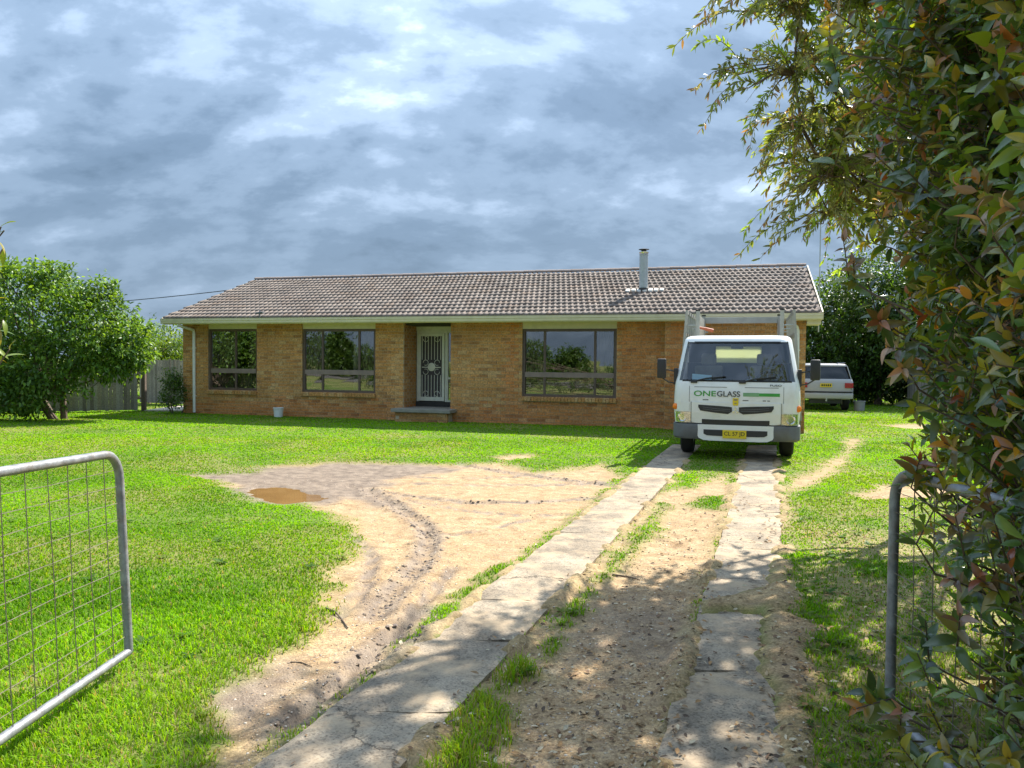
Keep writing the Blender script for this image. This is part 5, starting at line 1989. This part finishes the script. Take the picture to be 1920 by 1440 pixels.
def tree(name, base, lobes, trunk_r, nspray, per, spread, leaf, cols, label, cat='tree', group=None, seed=1, stems=1, lw=0.42, seg=3, shell=0.45, mat='tree_leaf', droop=0.3, fork=0.35, limbs=14):
    r = np.random.default_rng(seed)
    t = empty(name, base, 0, label, cat, group)
    lob = [(l[0] - base[0], l[1] - base[1], l[2] - base[2], *l[3:]) for l in lobes]
    zc = min(l[2] for l in lob)
    q = MB()
    tips = []
    top = np.mean([l[:3] for l in lob], 0)
    for s in range(stems):
        a = 6.28 * s / max(stems, 1) + 0.5
        b0 = (0.12 * math.cos(a) * (stems > 1), 0.12 * math.sin(a) * (stems > 1), -0.1)
        fk = (top[0] * fork + 0.35 * math.cos(a) * (stems > 1), top[1] * fork + 0.35 * math.sin(a) * (stems > 1), max(0.4, top[2] * fork))
        q.tube(limb(b0, fk, r, 0.05), list(np.linspace(trunk_r, trunk_r * 0.75, 6)), 9)
        tips.append((fk, trunk_r * 0.75))
    for k in range(limbs):
        l = lob[k % len(lob)]
        d = r.normal(size=3)
        d /= np.linalg.norm(d)
        e = (l[0] + d[0] * l[3] * 0.75, l[1] + d[1] * l[4] * 0.75, l[2] + d[2] * l[5] * 0.7)
        fk, rr = tips[k % len(tips)]
        path = limb(fk, e, r, 0.16, 7)
        q.tube(path, list(np.linspace(rr * 0.55, 0.008, 7)), 6)
        for _ in range(2):
            j = r.integers(3, 6)
            d2 = r.normal(size=3) * np.array(l[3:6]) * 0.45
            q.tube(limb(path[j], Vector(path[j]) + Vector(d2), r, 0.1, 4), list(np.linspace(rr * 0.2, 0.005, 4)), 5)
    q.build('trunk', 'bark', t, smooth=True)
    P, N, rad = in_lobes(lob, nspray, r, shell)
    k = P[:, 2] > 0.12
    P, N = P[k], N[k]
    pos, M, C = sprays(P, N, r, per, spread, leaf, cols, droop)
    k = pos[:, 2] > 0.04
    lv_, lf_ = leaf_shape(1.0, lw, seg, 0.25, 0.22)
    bulk('crown', lv_, lf_, pos[k], M[k], C[k], mat, t)
    return t


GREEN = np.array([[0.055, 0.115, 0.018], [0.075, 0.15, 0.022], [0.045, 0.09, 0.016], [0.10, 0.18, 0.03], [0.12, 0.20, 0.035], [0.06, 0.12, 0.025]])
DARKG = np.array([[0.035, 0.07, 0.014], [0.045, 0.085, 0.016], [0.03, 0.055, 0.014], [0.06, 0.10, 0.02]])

# garden tree in front of the left fence
b = gnd(110, 786)
tx, ty = b.x, b.y
lob = [(tx - 2.6, ty + 0.4, 2.1, 1.7, 1.4, 1.5), (tx - 0.8, ty, 2.7, 1.5, 1.4, 1.25), (tx + 0.9, ty - 0.2, 2.25, 1.15, 1.2, 1.15), (tx + 1.45, ty - 0.1, 1.75, 0.75, 0.9, 0.7),
       (tx - 0.2, ty - 0.6, 1.25, 1.3, 0.7, 0.85), (tx - 2.0, ty - 0.5, 0.95, 1.4, 0.8, 0.85), (tx + 1.9, ty, 2.0, 0.55, 0.7, 0.7), (tx - 4.6, ty + 0.8, 2.2, 1.6, 1.4, 1.6), (tx - 0.5, ty - 0.7, 0.7, 0.8, 0.5, 0.6), (tx - 3.2, ty - 0.5, 0.7, 1.0, 0.6, 0.7), (tx - 0.3, ty + 0.1, 3.7, 0.6, 0.6, 0.38), (tx + 1.0, ty, 3.25, 0.5, 0.5, 0.42), (tx - 1.5, ty, 3.8, 0.5, 0.5, 0.3)]
tree('garden_tree', (tx, ty, 0), lob, 0.09, 4600, 9, 0.17, 0.125, GREEN * 1.3, 'broad leafy green garden tree in front of the paling fence', seed=3, stems=3, shell=0.5, limbs=26)

# creeper and low shrub by the house corner
b = gnd(318, 776)
tree('corner_shrub', (b.x, b.y + 0.4, 0), [(b.x, b.y + 0.4, 0.55, 0.42, 0.4, 0.55), (b.x - 0.1, b.y + 0.5, 0.95, 0.3, 0.35, 0.35)], 0.02, 330, 8, 0.10, 0.07, GREEN * 0.9,
     'small green shrub against the house corner and side fence', 'shrub', seed=14, stems=3, limbs=8)

# hedge trees beyond the left fence
for i, (px, py, Y, rx, rz, lab) in enumerate(((238, 640, 31, 2.0, 1.5, 'olive green tree rising behind the end of the paling fence'), (318, 652, 33, 2.0, 1.2, 'low olive green tree behind the side passage fence'))):
    c = at_depth(px, py, Y)
    tree('boundary_tree', (c.x, c.y, 0), [(c.x - 0.6, c.y, c.z - 0.2, rx * 0.8, 1.4, rz), (c.x + 0.8, c.y, c.z - 0.3, rx * 0.8, 1.4, rz * 0.85), (c.x, c.y - 0.4, 1.2, rx, 1.0, 1.0)],
         0.12, 1000, 9, 0.2, 0.13, GREEN * np.array([1.3, 1.15, 1.1]), lab, group='trees beyond the fences', seed=20 + i, stems=1, limbs=14)

# dark trees behind the wagon
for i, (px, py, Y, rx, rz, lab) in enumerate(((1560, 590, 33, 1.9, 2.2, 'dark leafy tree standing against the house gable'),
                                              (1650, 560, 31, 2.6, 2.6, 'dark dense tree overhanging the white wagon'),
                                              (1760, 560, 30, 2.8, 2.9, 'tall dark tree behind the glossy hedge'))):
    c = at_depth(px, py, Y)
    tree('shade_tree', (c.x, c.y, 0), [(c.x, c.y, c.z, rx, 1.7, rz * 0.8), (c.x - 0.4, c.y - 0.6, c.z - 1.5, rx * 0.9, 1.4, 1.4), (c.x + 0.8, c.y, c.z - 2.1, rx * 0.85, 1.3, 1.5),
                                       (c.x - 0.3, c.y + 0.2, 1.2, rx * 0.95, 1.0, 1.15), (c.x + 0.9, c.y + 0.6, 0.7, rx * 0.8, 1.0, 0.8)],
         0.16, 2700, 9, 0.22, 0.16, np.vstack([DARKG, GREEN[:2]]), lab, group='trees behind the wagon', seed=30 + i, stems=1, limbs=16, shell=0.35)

hx = [(-4.6 - 1.35 * i, 1.7 + 0.15 * math.sin(i * 2.1), 0.68 + 0.08 * math.sin(i * 1.7), 0.85, 0.55, 0.68 + 0.1 * math.sin(i)) for i in range(14)]
tree('pane_darkening_hedge', (-4.6, 1.7, 0), hx, 0.03, 2600, 9, 0.12, 0.085, GREEN * 0.9, 'unseen low green hedge added past the lawn gate to darken the lower panes', 'hedge', seed=88, stems=2, limbs=28, fork=0.1)  # hedge out of view, added so the lower panes mirror something dark

# the road behind the camera and shrubs across it, seen mirrored in the windows
plain('road_seal', (0.105, 0.095, 0.085), 0.9, var=0.2, scale=3, bumps=0.4)
q = MB()
q.box(-140, 140, -14.0, -6.5, -0.3, 0.05)
tag(q.build('road', 'road_seal'), 'grey sealed road passing outside the gates', kind='structure')
for i, (x, y, h, rx, lab) in enumerate(((-24.0, -20.0, 3.4, 1.7, 'green shrub across the road mirrored in the widest window, darker one'), (-21.0, -21.5, 2.9, 1.6, 'round green shrub across the road mirrored in the widest window'), (-15.2, -20.5, 3.2, 1.1, 'smaller upright shrub across the road mirrored in the widest window'),
                                        (-37.2, -10.5, 4.2, 0.8, 'narrow tall shrub across the road mirrored beside the porch'), (-39.8, -16.5, 3.0, 1.9, 'low bushy shrub across the road mirrored beside the porch'),
                                        (-45.5, -15.5, 6.5, 3.2, 'large unseen tree across the road, added to darken the narrow window'))):  # this last tree is unseen, added to darken the narrow window's reflection
    tree('street_tree', (x, y, 0), [(x, y, h * 0.62, rx, rx, h * 0.36), (x + rx * 0.4, y + 0.4, h * 0.32, rx, rx * 0.8, h * 0.30), (x - rx * 0.4, y, h * 0.30, rx, rx * 0.8, h * 0.30)],
         0.12, 700, 9, 0.25, 0.26, GREEN * 0.8, lab, group='shrubs across the road', seed=50 + i, stems=1, limbs=10)


# bottlebrush-like tree over the right-hand lawn
def willowy_tree():
    r = np.random.default_rng(77)
    base = (6.2, 8.9, 0)
    t = empty('bottlebrush_tree', base, 0, 'fine leaved arching tree over the driveway behind the hedge', 'tree')
    lob = np.array([(3.1, 6.5, 5.05, 1.45, 1.3, 1.05), (3.9, 7.2, 5.7, 1.7, 1.5, 1.2), (3.5, 7.4, 4.15, 1.2, 1.2, 0.85), (4.0, 7.6, 3.4, 1.1, 1.1, 0.7), (4.6, 7.7, 4.3, 1.3, 1.3, 1.4), (3.3, 5.9, 5.7, 1.2, 1.0, 0.9), (3.0, 7.4, 3.75, 0.75, 0.8, 0.6), (3.45, 7.6, 3.35, 0.8, 0.8, 0.55), (3.2, 7.3, 4.7, 0.9, 0.8, 0.7)])
    lob[:, :3] -= np.array(base)
    q = MB()
    forks = []
    for a in (0.4, 2.3, 4.1):
        fk = (0.4 * math.cos(a) - 0.9, 0.4 * math.sin(a) - 0.4, 2.9 + 0.3 * math.sin(a * 3))
        q.tube(limb((0.1 * math.cos(a), 0.1 * math.sin(a), -0.1), fk, r, 0.05), list(np.linspace(0.09, 0.05, 6)), 9)
        forks.append(fk)
    mains = []
    for k in range(24):
        l = lob[k % len(lob)]
        d = r.normal(size=3)
        d /= np.linalg.norm(d)
        e = l[:3] + d * l[3:6] * 0.7
        p = limb(forks[k % 3], e, r, 0.26, 8)
        q.tube(p, list(np.linspace(0.035, 0.006, 8)), 6)
        mains += [np.array(v) for v in p[3:]]
    mains = np.array(mains)
    P, N, rad = in_lobes([tuple(l) for l in lob], 1400, r, 0.15)
    # a few long loose sprays hanging out over the drive
    ext = [at_depth(x, y, Y) for x, y, Y in ((1315, 60, 6.4), (1330, 20, 6.2), (1345, 110, 6.5), (1345, 190, 6.6), (1360, 150, 6.5), (1415, 330, 7.0), (1425, 400, 7.2), (1430, 440, 7.2), (1470, 350, 7.2),
                                             (1510, 400, 7.3), (1400, 240, 6.8), (1325, 0, 6.0), (1380, 60, 6.4), (1420, 120, 6.6), (1500, 430, 7.3), (1455, 420, 7.2))]
    ext = np.array([np.array(e) - np.array(base) for e in ext])
    ext = np.repeat(ext, 2, 0) + r.normal(size=(len(ext) * 2, 3)) * 0.09
    LP, LD, LC = [], [], []
    cols = np.array([[0.19, 0.25, 0.07], [0.22, 0.27, 0.10], [0.16, 0.20, 0.07], [0.24, 0.22, 0.12], [0.24, 0.36, 0.06], [0.26, 0.29, 0.16]])
    for c in list(P) + list(ext):
        j = np.argmin(np.linalg.norm(mains - c, axis=1))
        m = mains[j]
        start = c + (m - c) * min(1.0, 0.55 / max(np.linalg.norm(m - c), 0.01)) + r.normal(size=3) * 0.05
        out = (c - start)
        ln = np.linalg.norm(out) + 1e-6
        end = c + out / ln * 0.12 + np.array([0, 0, -0.12])
        pts = [Vector(start * (1 - s) + end * s) + Vector((0, 0, 0.10 * 4 * s * (1 - s))) for s in np.linspace(0, 1, 6)]
        q.tube(pts, list(np.linspace(0.005, 0.0016, 6)), 4, caps=False)
        if np.linalg.norm(m - c) > 0.6:
            q.tube([Vector(m), Vector((m + start) / 2) + Vector((0, 0, 0.06)), Vector(start)], [0.007, 0.006, 0.005], 4, caps=False)
        nl = 50
        col = cols[r.integers(0, len(cols))]
        for s in r.random(nl):
            k = int(s * 4.999)
            f = s * 5 - k
            p = np.array(pts[k].lerp(pts[k + 1], f))
            ax = np.array(pts[k + 1] - pts[k])
            ax /= np.linalg.norm(ax) + 1e-9
            side = r.normal(size=3)
            side -= ax * (side @ ax)
            side /= np.linalg.norm(side) + 1e-9
            LP.append(p)
            LD.append(ax * 0.9 + side * 0.8 - np.array([0, 0, 0.12]))
            cc = col * r.uniform(0.7, 1.35)
            LC.append(cc if s < 0.85 or r.random() < 0.75 else np.array([0.30, 0.17, 0.10]))
    q.build('trunk', 'bark', t, smooth=True)
    LP, LD, LC = np.array(LP), np.array(LD), np.array(LC)
    M = rot_from_axis(LD, roll=r.uniform(-1.5, 1.5, len(LP))) * (0.055 + 0.042 * r.random(len(LP)))[:, None, None]
    lv_, lf_ = leaf_shape(1.0, 0.24, 3, 0.1, 0.15)
    bulk('crown', lv_, lf_, LP, M, LC, 'tree_leaf', t)


willowy_tree()


# glossy hedge by the gate: leaves in whorls on shoots
def glossy_hedge():
    r = np.random.default_rng(99)
    base = np.array((2.55, 2.9, 0.0))
    t = empty('glossy_hedge', tuple(base), 0, 'tall glossy hedge with red new leaves growing through the open gate', 'hedge')
    lob = [(2.75, 3.15, 2.15, 1.12, 1.0, 0.9), (2.65, 3.7, 2.9, 1.1, 0.95, 0.95), (2.70, 2.95, 0.75, 0.85, 0.75, 0.8), (2.65, 3.05, 1.45, 0.86, 0.85, 0.6), (3.0, 3.9, 1.6, 1.0, 0.8, 1.2), (1.86, 1.98, 2.05, 0.62, 0.5, 0.95),
           (2.15, 2.1, 0.85, 0.55, 0.5, 0.8), (2.7, 3.3, 3.6, 1.25, 1.0, 0.8), (2.0, 2.3, 3.0, 0.7, 0.6, 0.6)]
    P, N, rad = in_lobes(lob, 5200, r, 0.55)
    k = (P[:, 2] > 0.08) & ((P[:, 0] / np.maximum(P[:, 1], 0.1)) > np.interp(P[:, 2], [1.3, 1.55, 1.8, 2.1, 2.3, 2.7, 3.0], [0.52, 0.50, 0.455, 0.42, 0.465, 0.465, 0.42]))
    k &= np.linalg.norm(P - np.array([0, 0, 1.6]), axis=1) > 1.35
    P, N = P[k], N[k]
    # single shoots the photograph shows standing off the mass
    ext = [((1600, 1330), 2.75), ((1650, 1310), 2.85), ((1690, 1330), 2.7), ((1740, 1320), 2.7), ((1720, 1225), 2.7), ((1735, 1165), 2.7), ((1760, 1400), 2.5), ((1690, 1400), 2.6),
           ((1700, 830), 3.1), ((1725, 860), 3.0), ((1715, 770), 3.1), ((1740, 900), 3.0), ((1580, 440), 3.4), ((1600, 490), 3.4), ((1640, 290), 3.4), ((1600, 170), 3.5), ((1560, 100), 3.5), ((1555, 40), 3.6),
           ((1545, 10), 3.6), ((1625, 520), 3.5), ((1650, 600), 3.4), ((1690, 690), 3.2), ((1660, 650), 3.3), ((1590, 230), 3.4), ((1830, 930), 2.6), ((1800, 1010), 2.7), ((1780, 900), 2.7), ((1810, 905), 2.55), ((1850, 925), 2.5), ((1880, 935), 2.45), ((1905, 950), 2.4), ((1790, 960), 2.6), ((1850, 1000), 2.5),
           ((1890, 1040), 2.4), ((1830, 1080), 2.5), ((1870, 1130), 2.4), ((1800, 1150), 2.55), ((1840, 1220), 2.4), ((1900, 1250), 2.3), ((1780, 1290), 2.5), ((1860, 1340), 2.3), ((1820, 1400), 2.3), ((1890, 1420), 2.25),
           ((1770, 1080), 2.65), ((1750, 860), 2.9), ((1770, 830), 2.9)]
    E = np.array([np.array(at_depth(*p, Y)) for p, Y in ext])
    nE = len(E)
    EN = np.tile(np.array([-0.8, -0.35, 0.35]), (nE, 1)) + r.normal(size=(nE, 3)) * 0.25
    EN /= np.linalg.norm(EN, axis=1, keepdims=True)
    P = np.vstack([E, P])
    N = np.vstack([EN, N])
    q = MB()
    for a in range(7):
        x, y = 2.3 + 0.12 * a, 2.5 + 0.15 * ((a * 3) % 7)
        q.tube([Vector(v) - Vector(base) for v in limb((x, y, -0.05), (x + r.normal() * 0.25, y + r.normal() * 0.25, 2.6 + 0.5 * r.random()), r, 0.06, 8)], list(np.linspace(0.028, 0.008, 8)), 7)
    stemx = [np.array((2.3 + 0.12 * a, 2.5 + 0.15 * ((a * 3) % 7))) for a in range(7)]
    LP, LD, LU, LC, LS = [], [], [], [], []
    green = np.array([[0.085, 0.165, 0.05], [0.11, 0.20, 0.045], [0.075, 0.14, 0.06], [0.16, 0.235, 0.04], [0.20, 0.26, 0.03], [0.065, 0.115, 0.05]])
    newc = np.array([[0.48, 0.17, 0.03], [0.36, 0.09, 0.05], [0.42, 0.28, 0.03], [0.34, 0.30, 0.03], [0.42, 0.20, 0.16]])
    for i, (p, nrm) in enumerate(zip(P, N)):
        ax = nrm * 0.8 + np.array([0, 0, 0.35]) + r.normal(size=3) * 0.35
        ax /= np.linalg.norm(ax)
        L = 0.16 + 0.10 * r.random()
        a0 = p - ax * L
        if r.random() < 0.75 or i < nE:
            d = stemx[r.integers(0, 7)]
            root = a0 + (np.array([d[0], d[1], max(0.1, a0[2] - 0.5)]) - a0) * (0.25 if i >= nE else 0.22) + np.array([0, 0, -0.05])
            q.tube([Vector(v - base) for v in (root, (root + a0) / 2 + r.normal(size=3) * 0.02, a0, p)], [0.006, 0.0045, 0.0035, 0.002], 5, caps=False)
        new = (r.random() < 0.43) or (i < nE and r.random() < 0.45)
        tint = newc[r.integers(0, 5)] if new else green[r.integers(0, 6)]
        nl = 9 + r.integers(0, 5)
        s1 = np.cross(ax, [0.3, 0.2, 0.9])
        s1 /= np.linalg.norm(s1)
        s2 = np.cross(ax, s1)
        size = 0.088 + 0.03 * r.random()
        for j in range(nl):
            f = j / nl
            an = j * 2.4 + r.normal() * 0.25
            side = s1 * math.cos(an) + s2 * math.sin(an)
            tilt = 0.35 + 0.75 * f
            LP.append(a0 + ax * L * f * 1.0)
            LD.append(side * (1.15 - 0.65 * f) + ax * tilt - np.array([0, 0, 0.25 * (1 - f)]))
            LU.append(ax)
            m = f ** 1.5 if new else 0.0
            c = green[r.integers(0, 6)] * (1 - m) + tint * m if new else tint
            LC.append(c * r.uniform(0.6, 1.3))
            LS.append(size * (1.0 - 0.45 * f) * r.uniform(0.65, 1.2))
    # loose inner leaves
    Pi, Ni, _ = in_lobes(lob, 12000, r, 0.2)
    Pi = Pi[(Pi[:, 2] > 0.05) & (Pi[:, 0] / np.maximum(Pi[:, 1], 0.1) > 0.52) & (np.linalg.norm(Pi - np.array([0, 0, 1.6]), axis=1) > 1.5)]
    n = len(Pi)
    LP = np.vstack([np.array(LP), Pi])
    LD = np.vstack([np.array(LD), r.normal(size=(n, 3)) + np.array([-0.2, -0.2, -0.2])])
    LU = np.vstack([np.array(LU), r.normal(size=(n, 3)) + np.array([0, 0, 0.8])])
    LC = np.vstack([np.array(LC), green[r.integers(0, 6, n)] * r.uniform(0.8, 1.4, (n, 1))])
    LS = np.concatenate([np.array(LS), r.uniform(0.06, 0.095, n)])
    M = rot_from_axis(LD, LU, roll=r.normal(size=len(LP)) * 0.35)
    q.build('stem', 'twig', t, smooth=True)
    shapes = [leaf_shape(1.0, 0.40, 7, 0.45, c) for c in (0.15, 0.38, 0.62)]
    # the leaves that show largest are objects of their own
    Rt = np.array(CAM_M.to_3x3()).T
    cs = (LP - np.array([0, 0, CAM_H])) @ Rt.T
    u = 960 + F_PX * cs[:, 0] / -cs[:, 2]
    v = 720 - F_PX * cs[:, 1] / -cs[:, 2]
    vis = (u > 1500) & (u < 1915) & (v > 5) & (v < 1435) & (cs[:, 2] < 0)
    dist = np.linalg.norm(cs, axis=1)
    ang = np.floor(u / 26) * 1000 + np.floor(v / 26)
    # nearest leaf in each small patch of view is surely visible
    order = np.argsort(dist)
    seen, pick = set(), []
    for i in order:
        if vis[i] and ang[i] not in seen:
            seen.add(ang[i])
            pick.append(i)
    pick = sorted(pick, key=lambda i: -LS[i] / dist[i])[:300]
    single = np.zeros(len(LP), bool)
    single[pick] = True
    var = []
    qc = np.round(LC * 60) / 60
    cache = {}
    for i in pick:
        key = (int(i) % 3, tuple(np.clip(np.round(LC[i] * 25), 1, 12) / 25))
        if key not in cache:
            sv, sf = shapes[key[0]]
            cache[key] = raw_mesh('leaf', sv, sf, np.tile(np.array(key[1]), (len(sv), 1)), True)
        o = link('leaf', cache[key], 'hedge_leaf', t)
        o.matrix_basis = Matrix.Translation(Vector(LP[i] - base)) @ Matrix(M[i].tolist()).to_4x4() @ Matrix.Scale(float(LS[i]), 4)
    for k in range(3):
        m = ~single & (np.arange(len(LP)) % 3 == k)
        sv, sf = shapes[k]
        o = bulk('foliage', sv, sf, LP[m] - base, M[m] * LS[m][:, None, None], LC[m], 'hedge_leaf', t, True)
        tag(o, kind='stuff')
    print('hedge leaves', len(LP))


glossy_hedge()


# yellow-green twig reaching in at the left edge
def edge_shrub():
    r = np.random.default_rng(5)
    base = np.array((-3.3, 3.5, 0.0))
    t = empty('edge_shrub', tuple(base), 0, 'yellow green shrub with slender leaves reaching in beside the lawn gate', 'shrub')
    q = MB()
    LP, LD, LC, LS = [], [], [], []
    for k in range(9):
        px, py = [(-14, 352), (8, 432), (2, 425), (-4, 490), (6, 465), (-6, 545), (6, 600), (18, 655), (-8, 620)][k]
        e = np.array(at_depth(px, py, 3.4)) - base
        root = np.array((0.02 * k - 0.1, 0.0, 0.0))
        p = limb(root, e, r, 0.07, 8)
        q.tube(p, list(np.linspace(0.014, 0.003, 8)), 5)
        for j in range(14):
            f = 0.72 + 0.28 * j / 13
            c = np.array(p[5].lerp(p[7], (f - 0.72) / 0.28))
            d = r.normal(size=3) * 0.6 + np.array([0.35, -0.1, 0.0])
            LP.append(c)
            LD.append(d)
            LC.append(np.array([[0.22, 0.26, 0.02], [0.16, 0.22, 0.02], [0.26, 0.22, 0.02], [0.10, 0.16, 0.02]])[r.integers(0, 4)] * r.uniform(0.8, 1.2))
            LS.append(r.uniform(0.06, 0.09))
    q.build('stem', 'twig', t, smooth=True)
    M = rot_from_axis(np.array(LD), roll=r.normal(size=len(LP)) * 0.6)
    sv, sf = leaf_shape(1.0, 0.30, 5, 0.25, 0.3)
    me = {}
    for i in range(len(LP)):
        key = i % 8
        if key not in me:
            me[key] = raw_mesh('leaf', sv, sf, np.tile(LC[i], (len(sv), 1)), True)
        o = link('leaf', me[key], 'hedge_leaf', t)
        o.matrix_basis = Matrix.Translation(Vector(LP[i])) @ Matrix(M[i].tolist()).to_4x4() @ Matrix.Scale(float(LS[i]), 4)


edge_shrub()

bpy.context.view_layer.update()
